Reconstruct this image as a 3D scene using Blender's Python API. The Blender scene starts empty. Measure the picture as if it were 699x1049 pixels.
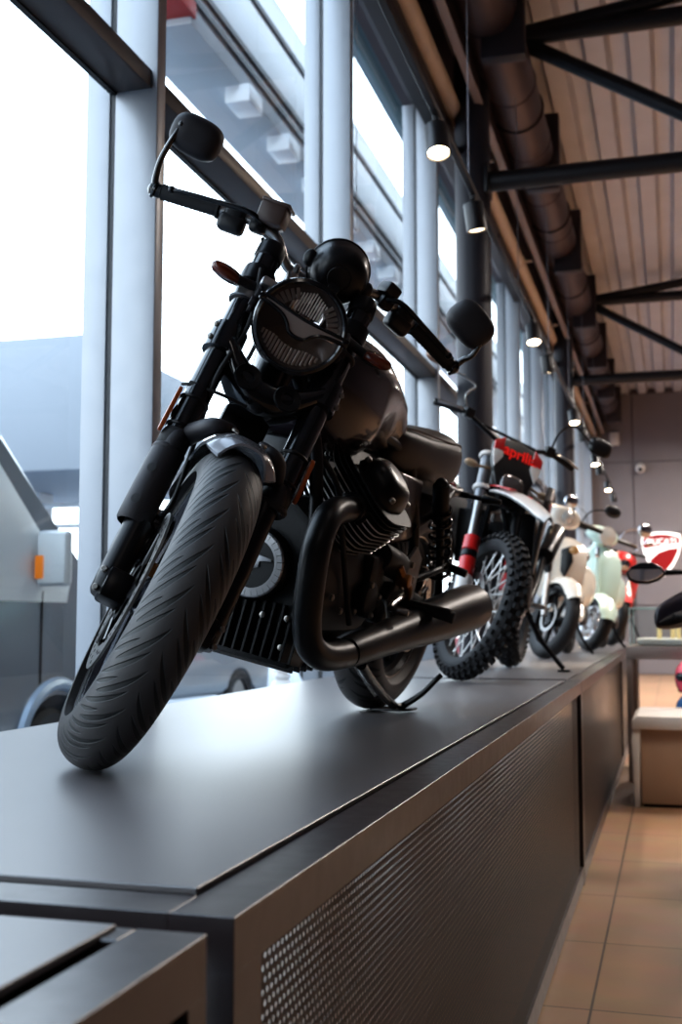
import bpy, bmesh, math, random
from mathutils import Vector, Matrix
random.seed(7)
R = math.radians
PI = math.pi
SC = bpy.context.scene
COL = SC.collection
V = Vector

# ------------------------------------------------------------------ materials
def lin(h):
    if isinstance(h, str):
        h = h.lstrip('#')
        c = [int(h[i:i+2], 16)/255 for i in (0, 2, 4)]
        return tuple(x/12.92 if x <= .04045 else ((x+.055)/1.055)**2.4 for x in c)+(1,)
    return tuple(h)+(1,)
MATS = {}
def mat(name, col, rough=.5, metal=0., nscale=0, namt=0., bump=0., bscale=60, coat=0., spec=.5, emit=None, estr=0., rvar=0.):
    if name in MATS: return MATS[name]
    m = bpy.data.materials.new(name); m.use_nodes = True
    nt = m.node_tree; b = nt.nodes['Principled BSDF']
    c = lin(col)
    b.inputs['Base Color'].default_value = c
    b.inputs['Roughness'].default_value = rough
    b.inputs['Metallic'].default_value = metal
    b.inputs['Coat Weight'].default_value = coat
    b.inputs['Coat Roughness'].default_value = .05
    b.inputs['Specular IOR Level'].default_value = spec
    if emit:
        b.inputs['Emission Color'].default_value = lin(emit); b.inputs['Emission Strength'].default_value = estr
    tc = nt.nodes.new('ShaderNodeTexCoord')
    if namt or rvar:
        n = nt.nodes.new('ShaderNodeTexNoise'); n.inputs['Scale'].default_value = nscale or 8; n.inputs['Detail'].default_value = 5
        nt.links.new(tc.outputs['Object'], n.inputs['Vector'])
        if namt:
            mx = nt.nodes.new('ShaderNodeMix'); mx.data_type = 'RGBA'
            mx.inputs[6].default_value = tuple(max(0, x*(1-namt)) for x in c[:3])+(1,)
            mx.inputs[7].default_value = tuple(min(1, x*(1+namt)) for x in c[:3])+(1,)
            nt.links.new(n.outputs['Fac'], mx.inputs[0]); nt.links.new(mx.outputs[2], b.inputs['Base Color'])
        if rvar:
            mr = nt.nodes.new('ShaderNodeMapRange'); mr.inputs[1].default_value = .3; mr.inputs[2].default_value = .7
            mr.inputs[3].default_value = max(0, rough-rvar); mr.inputs[4].default_value = min(1, rough+rvar)
            nt.links.new(n.outputs['Fac'], mr.inputs[0]); nt.links.new(mr.outputs[0], b.inputs['Roughness'])
    if bump:
        n2 = nt.nodes.new('ShaderNodeTexNoise'); n2.inputs['Scale'].default_value = bscale; n2.inputs['Detail'].default_value = 4
        nt.links.new(tc.outputs['Object'], n2.inputs['Vector'])
        bp = nt.nodes.new('ShaderNodeBump'); bp.inputs['Strength'].default_value = bump; bp.inputs['Distance'].default_value = .002
        nt.links.new(n2.outputs['Fac'], bp.inputs['Height']); nt.links.new(bp.outputs[0], b.inputs['Normal'])
    MATS[name] = m
    return m

def glass(name, tint='#eef6f8', refl=1.0, dens=.94, ior=.6):
    if name in MATS: return MATS[name]
    m = bpy.data.materials.new(name); m.use_nodes = True
    nt = m.node_tree; nt.nodes.remove(nt.nodes['Principled BSDF'])
    out = nt.nodes['Material Output']
    tr = nt.nodes.new('ShaderNodeBsdfTransparent'); c = lin(tint); tr.inputs[0].default_value = tuple(x*dens for x in c[:3])+(1,)
    gl = nt.nodes.new('ShaderNodeBsdfGlossy'); gl.inputs['Roughness'].default_value = .01
    gl.inputs['Color'].default_value = (refl, refl, refl, 1)
    lw = nt.nodes.new('ShaderNodeLayerWeight'); lw.inputs['Blend'].default_value = .5
    pw = nt.nodes.new('ShaderNodeMath'); pw.operation = 'POWER'; pw.inputs[1].default_value = 5; nt.links.new(lw.outputs['Facing'], pw.inputs[0])
    fr = nt.nodes.new('ShaderNodeMapRange'); fr.inputs[3].default_value = .04; fr.inputs[4].default_value = ior; nt.links.new(pw.outputs[0], fr.inputs[0])
    mx = nt.nodes.new('ShaderNodeMixShader')
    nt.links.new(fr.outputs[0], mx.inputs[0]); nt.links.new(tr.outputs[0], mx.inputs[1]); nt.links.new(gl.outputs[0], mx.inputs[2])
    nt.links.new(mx.outputs[0], out.inputs[0])
    MATS[name] = m
    return m

# ------------------------------------------------------------------ mesh builder
def catmull(pts, sub=6, closed=False):
    pts = [V(p) for p in pts]; n = len(pts); out = []
    rng = n if closed else n-1
    for i in range(rng):
        if closed: p0, p1, p2, p3 = pts[(i-1) % n], pts[i], pts[(i+1) % n], pts[(i+2) % n]
        else: p0, p1, p2, p3 = pts[max(i-1, 0)], pts[i], pts[i+1], pts[min(i+2, n-1)]
        for k in range(sub):
            t = k/sub
            out.append(.5*((2*p1)+(p2-p0)*t+(2*p0-5*p1+4*p2-p3)*t*t+(3*p1-p0-3*p2+p3)*t**3))
    if not closed: out.append(pts[-1])
    return out
def lerp(a, b, t): return a+(b-a)*t
def interp_list(vals, n):
    out = []
    for i in range(n):
        t = i/(n-1)*(len(vals)-1); k = min(int(t), len(vals)-2)
        out.append(lerp(vals[k], vals[k+1], t-k))
    return out
def frame(d):
    d = V(d).normalized(); a = V((0, 0, 1)) if abs(d.z) < .9 else V((1, 0, 0))
    u = a.cross(d).normalized(); w = d.cross(u)
    return u, w, d
def euler(rx=0, ry=0, rz=0):
    from mathutils import Euler
    return Euler((R(rx), R(ry), R(rz)), 'XYZ').to_matrix()

class MB:
    def __init__(s): s.bm = bmesh.new(); s.uv = None
    def face(s, vs):
        try: return s.bm.faces.new(vs)
        except ValueError: return None
    def box(s, c, size, rot=None, bev=0., seg=2):
        M = Matrix.Translation(V(c))
        if rot is not None: M = M @ rot.to_4x4()
        M = M @ Matrix.Diagonal((*size, 1))
        r = bmesh.ops.create_cube(s.bm, size=1, matrix=M)
        if bev > 0:
            es = list({e for v in r['verts'] for e in v.link_edges})
            bmesh.ops.bevel(s.bm, geom=es, offset=bev, offset_type='OFFSET', segments=seg, profile=.5, affect='EDGES', clamp_overlap=True)
        return s
    def rings(s, rings, closed=True, cap=True, loop=False):
        vr = [[s.bm.verts.new(p) for p in ring] for ring in rings]
        n = len(vr[0]); m = len(vr)
        for i in range(m if loop else m-1):
            a, b = vr[i], vr[(i+1) % m]
            for j in range(n if closed else n-1):
                k = (j+1) % n
                s.face((a[j], a[k], b[k], b[j]))
        if cap and not loop and closed:
            s.face(list(reversed(vr[0]))); s.face(vr[-1])
        return vr
    def tube(s, pts, r=.01, n=12, cap=True, closed=False, flat=1.0, up=None):
        pts = [V(p) for p in pts]; m = len(pts)
        rs = interp_list(r, m) if isinstance(r, (list, tuple)) else [r]*m
        tang = []
        for i in range(m):
            if closed: t = pts[(i+1) % m]-pts[i-1]
            else: t = pts[min(i+1, m-1)]-pts[max(i-1, 0)]
            tang.append(t.normalized())
        u, w, d = frame(tang[0])
        if up is not None:
            w = (V(up)-tang[0]*V(up).dot(tang[0])).normalized(); u = w.cross(tang[0])
        R_ = []
        for i in range(m):
            t = tang[i]
            u = (u-t*u.dot(t)).normalized(); w = t.cross(u)
            R_.append([pts[i]+(u*math.cos(2*PI*k/n)+w*math.sin(2*PI*k/n)*flat)*rs[i] for k in range(n)])
        s.rings(R_, cap=cap, loop=closed)
        return s
    def ctube(s, pts, r=.01, n=12, sub=6, **k):
        return s.tube(catmull(pts, sub, k.get('closed', False)), r, n, **k)
    def lathe(s, prof, o=(0, 0, 0), axis=(0, 0, 1), n=40, loop=False, a0=0., a1=2*PI, cap=True, ref=None):
        u, w, d = frame(axis)
        if ref is not None:
            u = (V(ref)-d*V(ref).dot(d)).normalized(); w = d.cross(u)
        o = V(o); full = abs(a1-a0-2*PI) < 1e-6
        k = n if full else n+1
        prof = list(prof)
        R_ = []
        for i in range(k):
            a = a0+(a1-a0)*i/n
            e = u*math.cos(a)+w*math.sin(a)
            R_.append([o+e*r+d*h for r, h in prof])
        vr = [[s.bm.verts.new(p) for p in ring] for ring in R_]
        m = len(prof)
        for i in range(k if full else k-1):
            a, b = vr[i], vr[(i+1) % k]
            for j in range(m if loop else m-1):
                q = (j+1) % m
                s.face((a[j], b[j], b[q], a[q]))
        if cap and not loop and full:
            if prof[0][0] > 1e-6: s.face([vr[i][0] for i in range(k)])
            if prof[-1][0] > 1e-6: s.face([vr[i][-1] for i in reversed(range(k))])
        if cap and loop and not full:
            s.face(vr[0]); s.face(list(reversed(vr[-1])))
        return s
    def cyl(s, p0, p1, r0, r1=None, n=24, bev=0.):
        p0, p1 = V(p0), V(p1); L = (p1-p0).length
        r1 = r0 if r1 is None else r1
        if bev: pr = [(r0-bev, 0), (r0-bev*.3, bev*.3), (r0, bev), (r1, L-bev), (r1-bev*.3, L-bev*.3), (r1-bev, L)]
        else: pr = [(r0, 0), (r1, L)]
        return s.lathe(pr, p0, p1-p0, n)
    def disc_ring(s, o, axis, ro, ri, t, n=48):
        return s.lathe([(ri, -t/2), (ro, -t/2), (ro, t/2), (ri, t/2)], o, axis, n, loop=True)
    def torus(s, o, axis, Rr, r, n=48, m=12, a0=0, a1=2*PI):
        pr = [(Rr+r*math.cos(2*PI*k/m), r*math.sin(2*PI*k/m)) for k in range(m)]
        return s.lathe(pr, o, axis, n, loop=True, a0=a0, a1=a1)
    def ball(s, c, rad, rot=None, n=20, m=12):
        rad = (rad, rad, rad) if not isinstance(rad, (tuple, list)) else rad
        M = Matrix.Translation(V(c))
        if rot is not None: M = M @ rot.to_4x4()
        M = M @ Matrix.Diagonal((*rad, 1))
        bmesh.ops.create_uvsphere(s.bm, u_segments=n, v_segments=m, radius=1, matrix=M)
        return s
    def prism(s, poly, o, ux, uy, depth, bev=0., seg=2):
        """polygon in plane (ux,uy) at o, extruded +-depth/2 along ux x uy"""
        ux, uy, o = V(ux).normalized(), V(uy).normalized(), V(o); nz = ux.cross(uy)
        a = [s.bm.verts.new(o+ux*x+uy*y-nz*depth/2) for x, y in poly]
        b = [s.bm.verts.new(o+ux*x+uy*y+nz*depth/2) for x, y in poly]
        n = len(poly); fs = []
        fs.append(s.face(list(reversed(a)))); fs.append(s.face(b))
        for i in range(n): fs.append(s.face((a[i], a[(i+1) % n], b[(i+1) % n], b[i])))
        if bev:
            es = list({e for f in (fs[0], fs[1]) if f for e in f.edges})
            bmesh.ops.bevel(s.bm, geom=es, offset=bev, offset_type='OFFSET', segments=seg, profile=.5, affect='EDGES', clamp_overlap=True)
        return s
    def loft(s, secs, sub=5, n=None, cap=True, closed=True):
        """secs: list of rings with equal counts, catmull interpolated along the list"""
        m = len(secs); k = len(secs[0])
        cols = [catmull([sec[j] for sec in secs], sub) for j in range(k)]
        rr = [[cols[j][i] for j in range(k)] for i in range(len(cols[0]))]
        return s.rings(rr, cap=cap, closed=closed)
    def xf(s, M): s.bm.transform(M); return s
    def bend(s, fn):
        for v in s.bm.verts: v.co = V(fn(v.co))
        return s

def superell(c, ux, uy, a, b, e=2.4, n=32, b2=None):
    """ring: half sizes a (ux), b up / b2 down (uy)"""
    c, ux, uy = V(c), V(ux), V(uy); b2 = b if b2 is None else b2; out = []
    for k in range(n):
        t = 2*PI*k/n; ct, st = math.cos(t), math.sin(t)
        x = math.copysign(abs(ct)**(2/e), ct)*a
        y = math.copysign(abs(st)**(2/e), st)*(b if st >= 0 else b2)
        out.append(c+ux*x+uy*y)
    return out
def rrect(w, h, r, n=5):
    out = []
    for cx, cy, a0 in ((w/2-r, h/2-r, 0), (-w/2+r, h/2-r, 90), (-w/2+r, -h/2+r, 180), (w/2-r, -h/2+r, 270)):
        for k in range(n+1):
            a = R(a0+90*k/n); out.append((cx+r*math.cos(a), cy+r*math.sin(a)))
    return out

def obj(name, mb, m, parent=None, ang=35, label=None, cat=None, group=None, kind=None, loc=None):
    me = bpy.data.meshes.new(name)
    bmesh.ops.recalc_face_normals(mb.bm, faces=mb.bm.faces[:])
    mb.bm.to_mesh(me); mb.bm.free()
    if m is not None: me.materials.append(m)
    if len(me.polygons):
        me.polygons.foreach_set('use_smooth', [True]*len(me.polygons))
        me.set_sharp_from_angle(angle=R(ang))
    o = bpy.data.objects.new(name, me); COL.objects.link(o)
    if loc: o.location = loc
    if parent: o.parent = parent
    tag(o, label, cat, group, kind)
    return o
def tag(o, label=None, cat=None, group=None, kind=None):
    if label: o['label'] = label
    if cat: o['category'] = cat
    if group: o['group'] = group
    if kind: o['kind'] = kind
    return o
def empty(name, loc=(0, 0, 0), rot=(0, 0, 0), label=None, cat=None, group=None, kind=None):
    o = bpy.data.objects.new(name, None); COL.objects.link(o)
    o.location = loc; o.rotation_euler = rot; o.empty_display_size = .1
    return tag(o, label, cat, group, kind)
def dup(o, loc=None, rot=None, parent=None, label=None):
    c = o.copy(); COL.objects.link(c)
    if loc is not None: c.location = loc
    if rot is not None: c.rotation_euler = rot
    if parent: c.parent = parent
    if label: c['label'] = label
    for ch in list(o.children): dup(ch, parent=c)
    return c

def text_mb(txt, size, o, ux, uy, depth=.004, bold=0., spacing=1., squash=1.):
    cu = bpy.data.curves.new('t', 'FONT'); cu.body = txt; cu.size = size; cu.extrude = depth/2
    cu.align_x = 'CENTER'; cu.align_y = 'CENTER'; cu.offset = bold; cu.space_character = spacing
    ob = bpy.data.objects.new('t', cu); COL.objects.link(ob)
    dg = bpy.context.evaluated_depsgraph_get(); me = bpy.data.meshes.new_from_object(ob.evaluated_get(dg))
    mb = MB(); mb.bm.from_mesh(me)
    ux, uy = V(ux).normalized(), V(uy).normalized(); nz = ux.cross(uy)
    M = Matrix(((ux.x, uy.x, nz.x, o[0]), (ux.y, uy.y, nz.y, o[1]), (ux.z, uy.z, nz.z, o[2]), (0, 0, 0, 1)))
    mb.xf(M @ Matrix.Diagonal((squash, 1, 1, 1)))
    bpy.data.objects.remove(ob); bpy.data.curves.remove(cu); bpy.data.meshes.remove(me)
    return mb
# ------------------------------------------------------------------ camera
H, F, YAW, PITCH = .2695, 1191.9, 15.88, 5.248
cam = bpy.data.cameras.new('camera'); co = bpy.data.objects.new('camera', cam); COL.objects.link(co)
cam.sensor_fit = 'VERTICAL'; cam.sensor_height = 36; cam.lens = F*36/1049
co.location = (0, 0, H); co.rotation_euler = (R(90+PITCH), 0, R(YAW)); cam.clip_start = .02; cam.clip_end = 300
cam.dof.use_dof = True; cam.dof.focus_distance = 2.12; cam.dof.aperture_fstop = 5.0; cam.dof.aperture_blades = 7
SC.camera = co

ZF, ZC, YB, XW = -.87, 5.0, 25., -1.72      # floor, ceiling, back wall, glass plane
XR, YN = 8.5, -5.

# ------------------------------------------------------------------ surfaces
M_ALU = mat('anodised_aluminium', '#9fa2a8', .38, .35, 14, .05, rvar=.06)
M_ALUD = mat('dark_aluminium', '#4a4546', .45, .4)
M_GASK = mat('black_gasket', '#14161a', .5)
M_GLASS = glass('window_glass')
M_BLK = mat('black_painted_steel', '#17151a', .45, .2)
M_BEAM = mat('dark_brown_steel', '#352d30', .5, .3, 6, .15)
M_DUCT = mat('brown_spiral_duct', '#57494a', .45, .45, 5, .15)
M_PIPE = mat('cream_pipe', '#ddd0c4', .5, 0, 8, .12)
M_PLF = mat('plinth_frame_steel', '#30282a', .33, 0, 30, .12, spec=.9, rvar=.03)
M_PLT = mat('plinth_top_laminate', '#5f5b5c', .36, 0, 5, .06, spec=1.0)
M_DARK = mat('dark_recess', '#0b0a0c', .6)
M_WALL = mat('grey_wall_panel', '#807a7d', .6, .0, 3, .07)
M_WALLD = mat('dark_wall_plaster', '#5a5054', .8, 0, 4, .08)

def perforated():
    m = bpy.data.materials.new('perforated_steel'); m.use_nodes = True; nt = m.node_tree
    b = nt.nodes['Principled BSDF']; b.inputs['Base Color'].default_value = lin('#2c2426'); b.inputs['Roughness'].default_value = .45; b.inputs['Metallic'].default_value = .3
    out = nt.nodes['Material Output']
    tc = nt.nodes.new('ShaderNodeTexCoord'); sp = nt.nodes.new('ShaderNodeSeparateXYZ'); nt.links.new(tc.outputs['Object'], sp.inputs[0])
    def M(op, a, b_=None):
        n = nt.nodes.new('ShaderNodeMath'); n.operation = op
        for i, x in enumerate((a, b_)):
            if x is None: continue
            if isinstance(x, (int, float)): n.inputs[i].default_value = x
            else: nt.links.new(x, n.inputs[i])
        return n.outputs[0]
    px, pz = .0135, .0117
    row = M('DIVIDE', sp.outputs['Z'], pz); rf = M('FLOOR', row)
    odd = M('MULTIPLY', M('FLOORED_MODULO', rf, 2.), .5)
    cx = M('ADD', M('DIVIDE', sp.outputs['Y'], px), odd)
    fx = M('SUBTRACT', M('FRACT', cx), .5); fz = M('SUBTRACT', M('FRACT', row), .5)
    dx = M('MULTIPLY', fx, px); dz = M('MULTIPLY', fz, pz)
    d = M('SQRT', M('ADD', M('MULTIPLY', dx, dx), M('MULTIPLY', dz, dz)))
    hole = M('LESS_THAN', d, .0043)
    tr = nt.nodes.new('ShaderNodeBsdfTransparent'); mx = nt.nodes.new('ShaderNodeMixShader')
    nt.links.new(hole, mx.inputs[0]); nt.links.new(b.outputs[0], mx.inputs[1]); nt.links.new(tr.outputs[0], mx.inputs[2])
    nt.links.new(mx.outputs[0], out.inputs[0])
    return m
M_PERF = perforated()

def tiles():
    m = bpy.data.materials.new('floor_tiles'); m.use_nodes = True; nt = m.node_tree; b = nt.nodes['Principled BSDF']
    tc = nt.nodes.new('ShaderNodeTexCoord'); mp = nt.nodes.new('ShaderNodeMapping')
    mp.inputs['Location'].default_value = (.26, -.67, 0)
    nt.links.new(tc.outputs['Object'], mp.inputs[0])
    br = nt.nodes.new('ShaderNodeTexBrick'); br.offset = 0; br.squash = 1
    br.inputs['Color1'].default_value = lin('#a8866a'); br.inputs['Color2'].default_value = lin('#a07e63'); br.inputs['Mortar'].default_value = lin('#4a3d34')
    br.inputs['Scale'].default_value = 1; br.inputs['Mortar Size'].default_value = .004; br.inputs['Brick Width'].default_value = .73; br.inputs['Row Height'].default_value = .73
    nt.links.new(mp.outputs[0], br.inputs[0])
    n = nt.nodes.new('ShaderNodeTexNoise'); n.inputs['Scale'].default_value = 5; n.inputs['Detail'].default_value = 6; nt.links.new(tc.outputs['Object'], n.inputs[0])
    mx = nt.nodes.new('ShaderNodeMix'); mx.data_type = 'RGBA'; mx.blend_type = 'MULTIPLY'; mx.inputs[0].default_value = .35
    nt.links.new(br.outputs[0], mx.inputs[6]); nt.links.new(n.outputs[1], mx.inputs[7]); nt.links.new(mx.outputs[2], b.inputs['Base Color'])
    b.inputs['Roughness'].default_value = .4
    return m
M_TILE = tiles()

# ------------------------------------------------------------------ room shell
mb = MB(); mb.box(((XW+XR)/2-.02, (YN+YB)/2, ZF-.05), (XR-XW+.2, YB-YN+.2, .1)); obj('floor', mb, M_TILE, kind='structure')
# corrugated ceiling, ribs along Y
prof = []; pitch = .36; x = XW-.1
while x < XR+.1:
    prof += [(x, ZC+.1), (x+.11, ZC+.1), (x+.15, ZC), (x+.31, ZC), (x+.35, ZC+.1)]; x += pitch
M_CEIL = mat('corrugated_roof_sheet', '#c4c4ca', .55, .15, 2.5, .12)
mb = MB(); mb.rings([[(x, YN, z) for x, z in prof], [(x, YB, z) for x, z in prof]], closed=False, cap=False)
obj('ceiling', mb, M_CEIL, kind='structure', ang=20)
mb = MB(); mb.box(((XW+XR)/2, (YN+YB)/2, ZC+.2), (XR-XW+.6, YB-YN+.4, .1)); obj('ceiling_deck', mb, M_WALLD, kind='structure').name = 'ceiling.001'
# back wall with panel joints
mb = MB(); mb.box(((XW+XR)/2, YB+.1, (ZF+ZC)/2), (XR-XW+.4, .2, ZC-ZF+.2)); wb = obj('wall_back', mb, M_WALLD, kind='structure')
zs = [ZF, .55, 2.06, 3.55, ZC]; xs = [XW, -.73, .85, 2.45, 4.05, 5.65, 7.25, XR]
for i in range(len(zs)-1):
    for j in range(len(xs)-1):
        if zs[i] < .5 and xs[j] > 6: pass
        mb = MB(); mb.box(((xs[j]+xs[j+1])/2, YB-.012, (zs[i]+zs[i+1])/2), (xs[j+1]-xs[j]-.018, .03, zs[i+1]-zs[i]-.018), bev=.003, seg=1)
        obj('wall_panel', mb, M_WALL, wb)
mb = MB(); mb.box((XR+.1, (YN+YB)/2, (ZF+ZC)/2), (.2, YB-YN, ZC-ZF+.2)); obj('wall_right', mb, M_WALLD, kind='structure')
mb = MB(); mb.box(((XW+XR)/2, YN-.1, (ZF+ZC)/2), (XR-XW+.4, .2, ZC-ZF+.2)); obj('wall_front', mb, M_WALLD, kind='structure')
ZH = 4.08
mb = MB(); mb.box((XW-.05, (YN+YB)/2, (ZH+ZC+.1)/2+.05), (.2, YB-YN, ZC-ZH+.1)); obj('wall_left', mb, M_WALLD, kind='structure')
# window head and sill trims
mb = MB(); mb.box((XW+.06, (YN+YB)/2, ZH), (.2, YB-YN, .1), bev=.004); mb.box((XW+.16, (YN+YB)/2, ZH+.09), (.03, YB-YN, .05)); obj('trim_1', mb, M_ALUD, kind='structure')
mb = MB(); mb.box((XW+.0, (YN+YB)/2, ZF+.04), (.14, YB-YN, .08), bev=.004); obj('trim_2', mb, M_ALU, kind='structure')

# glazed left side: mullions at every bay, transom in each
MY = [3.34+2.36*k for k in range(-3, 10)]
ZT = 2.02
wi = 0
for k in range(len(MY)-1):
    y0, y1 = MY[k], MY[k+1]; wi += 1
    w = empty('window_%d' % wi, (XW, y0, ZF), kind='structure')
    o3 = V((XW, y0, ZF))
    def part(nm, mb, m):
        mb.xf(Matrix.Translation(-o3)); return obj(nm, mb, m, w)
    zc = (ZF+ZH)/2; hh = ZH-ZF-.1
    # mullion: inner box, pressure plate gasket, outer fin
    mb = MB(); mb.box((XW+.075, y0+.03, zc), (.15, .065, hh), bev=.004); part('mullion', mb, M_ALU)
    mb = MB(); mb.box((XW-.008, y0+.03, zc), (.024, .05, hh)); part('gasket', mb, M_GASK)
    mb = MB(); mb.box((XW-.062, y0+.03, zc), (.085, .065, hh), bev=.004); part('outer_fin', mb, M_ALU)
    yc, L = (y0+y1)/2+.03, y1-y0-.065
    mb = MB(); mb.box((XW+.065, yc, ZT), (.13, L, .062), bev=.003); part('transom', mb, M_ALUD)
    mb = MB(); mb.box((XW-.005, yc, ZT), (.02, L, .075)); part('transom_gasket', mb, M_GASK)
    for z0, z1 in ((ZF+.09, ZT-.035), (ZT+.035, ZH-.06)):
        mb = MB(); mb.rings([[(XW, yc-L/2, z0), (XW, yc+L/2, z0)], [(XW, yc-L/2, z1), (XW, yc+L/2, z1)]], closed=False); part('glass_pane', mb, M_GLASS)
# last mullion and the solid wall piece beyond
mb = MB(); mb.box((XW+.02, MY[-1]+.03, (ZF+ZH)/2), (.26, .08, ZH-ZF-.1)); obj('trim_3', mb, M_ALU, kind='structure')
if MY[-1]+.07 < YB:
    mb = MB(); mb.box((XW-.05, (MY[-1]+.07+YB)/2, (ZF+ZH)/2), (.2, YB-MY[-1]-.07, ZH-ZF)); obj('wall_left_end', mb, M_WALLD, kind='structure').name = 'wall_left.001'
if MY[0] > YN:
    mb = MB(); mb.box((XW-.05, (MY[0]+YN)/2, (ZF+ZH)/2), (.2, MY[0]-YN, ZH-ZF)); obj('wall_left_near', mb, M_WALLD, kind='structure').name = 'wall_left.002'
# roller blind cord on the second mullion
y = MY[4]+.01
mb = MB(); mb.ctube([(XW+.17, y-.01, 3.76), (XW+.165, y-.012, 3.2), (XW+.165, y-.01, 2.45), (XW+.168, y+.02, 2.30), (XW+.166, y+.055, 2.36), (XW+.165, y+.055, 2.7), (XW+.17, y+.05, 3.76)], .0022, 6)
obj('blind_cord', mb, mat('white_cord', '#8a8a90', .6), label='thin looped blind cord hanging down the second window mullion', cat='cord')

# ------------------------------------------------------------------ plinths
XF, XB = -.395, -1.565
def plinth(y0, y1, label, x0=XF, xb=XB, z=0., g=.007):
    r = empty('display_plinth', ((x0+xb)/2, (y0+y1)/2, ZF), label=label, cat='display plinth', group='display plinths along the windows')
    o3 = V(r.location)
    def part(nm, mb, m, lab=None):
        mb.xf(Matrix.Translation(-o3)); return obj(nm, mb, m, r, label=lab)
    fw, ft = .066, .052
    # top frame rails
    mb = MB()
    mb.box((x0-fw/2, (y0+y1)/2, z-ft/2-.004), (fw, y1-y0, ft), bev=.0008, seg=1)
    mb.box((xb+.02, (y0+y1)/2, z-ft/2-.004), (.04, y1-y0, ft), bev=.002, seg=1)
    mb.box(((x0-fw+xb+.04)/2, y0+.035, z-ft/2-.004), (x0-fw-xb-.04, .07, ft), bev=.0008, seg=1)
    mb.box(((x0-fw+xb+.04)/2, y1-.02, z-ft/2-.004), (x0-fw-xb-.04, .04, ft), bev=.002, seg=1)
    part('frame', mb, M_PLF)
    mb = MB(); mb.box(((x0-fw-g+xb+.006)/2, (y0+.085+y1-.006)/2, z-.004), (x0-fw-g-.006-xb, y1-y0-.091, .008), bev=.0012, seg=1)
    part('top_panel', mb, M_PLT)
    mb = MB(); mb.box(((x0-fw+xb+.05)/2, (y0+y1)/2, z-.03), (x0-fw-xb-.06, y1-y0-.1, .02)); part('dark_gap_board', mb, M_DARK)  # near-black board paints the shade in the slot around the top panel
    for yy in (y0+.02, y1-.02):
        for xx in (x0-.02, xb+.02):
            mb = MB(); mb.box((xx, yy, (ZF+z-ft)/2), (.04, .04, z-ft-ZF-.006), bev=.0004, seg=1); part('leg', mb, M_PLF)
    mb = MB(); mb.box((x0-.02, (y0+y1)/2, ZF+.045), (.038, y1-y0-.08, .07), bev=.0015, seg=1); part('bottom_rail', mb, M_PLF)
    yp0, yp1 = y0+.10, y1-.14
    mb = MB(); mb.box((x0-.010, (yp0+yp1)/2, (ZF+.08+z-ft-.004)/2), (.0015, yp1-yp0, z-ft-.004-ZF-.08)); part('perforated_panel', mb, M_PERF)
    mb = MB(); mb.box((x0-.010, (y0+.04+yp0)/2, (ZF+.08+z-ft-.004)/2), (.0015, yp0-y0-.04, z-ft-.004-ZF-.08)); part('margin_strip', mb, M_PLF)
    mb = MB(); mb.box((x0-.018, (yp1+y1-.04)/2, (ZF+.08+z-ft-.004)/2), (.004, y1-.04-yp1, z-ft-.004-ZF-.08)); part('side_panel', mb, M_DARK)
    return r
plinth(1.03, 5.24, 'long black steel plinth with perforated side under the large black roadster')
plinth(5.25, 9.46, 'black steel plinth under the off-road bike and the cream scooter')
plinth(9.47, 13.9, 'farthest dark plinth under the mint scooter and the red motorcycle')
plinth(-3.2, .972, 'near dark plinth cut off at the bottom left corner of the view', x0=-.398, g=.018)
# ------------------------------------------------------------------ columns
def column(y, label, x=-1.40):
    r = empty('support_column', (x, y, 0), label=label, cat='column', group='dark round columns along the glazing')
    mb = MB(); mb.lathe([(.135, .008), (.135, ZC)], (0, 0, 0), (0, 0, 1), 40); obj('shaft', mb, mat('column_paint', '#2d2b32', .5, .1, 4, .08), r)
    mb = MB(); mb.lathe([(.16, .002), (.16, .012), (.14, .016)], (0, 0, 0), (0, 0, 1), 40); obj('base_collar', mb, M_BLK, r)
    mb = MB(); mb.box((0, 0, ZC-.12), (.36, .36, .2), bev=.01); obj('head_plate', mb, M_BLK, r)
column(8.62, 'nearest dark round steel column, behind the off-road bike')
column(16.4, 'farther dark round steel column, beyond the second roof truss'); 
# ------------------------------------------------------------------ trusses, ducts, pipes, lighting
def truss(y, label):
    r = empty('roof_truss', (-1.3, y, 3.6), label=label, cat='roof truss', group='dark steel roof trusses')
    def bar(nm, x0, z0, x1, z1, rad):
        mb = MB(); mb.cyl((x0+1.3, 0, z0-3.6), (x1+1.3, 0, z1-3.6), rad, n=16); obj(nm, mb, M_BLK, r)
    bar('bottom_chord', -1.3, 3.6, XR, 3.62, .075)
    bar('top_chord', -1.0, 4.72, XR, 4.72, .07)
    z = 4.64; x = -1.02; up = False
    while x < XR-1.6:
        nx = x+1.7
        bar('brace', x, 4.68 if not up else 3.62, nx, 3.66 if not up else 4.68, .058); x = nx; up = not up
    bar('rafter', -1.02, 4.74, .9, 4.98, .06)
    mb = MB(); mb.box((.02, 0, 0), (.03, .22, .22), bev=.003); obj('end_plate', mb, M_BLK, r)
truss(8.62, 'dark tubular roof truss nearest the camera, across the top right')
truss(16.4, 'farther dark tubular roof truss above the back half of the showroom')
# spiral duct
r = empty('ventilation_duct', (-1.14, 4, 4.5), label='large brown spiral ventilation duct running along under the roof', cat='duct')
pr = []; y = -3.5
mb = MB(); mb.cyl((0, -7, 0), (0, 20.6, 0), .2, n=36); obj('duct_tube', mb, M_DUCT, r)
for k in range(24):
    mb = MB(); mb.torus((0, -6.6+1.15*k, 0), (0, 1, 0), .2, .008, 36, 6); obj('seam_ring', mb, M_DUCT, r)
for k in range(10):
    mb = MB(); mb.box((0, -5+2.6*k, .36), (.02, .03, .32)); mb.torus((0, -5+2.6*k, 0), (0, 1, 0), .205, .012, 30, 6); obj('hanger', mb, M_BEAM, r)
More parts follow.
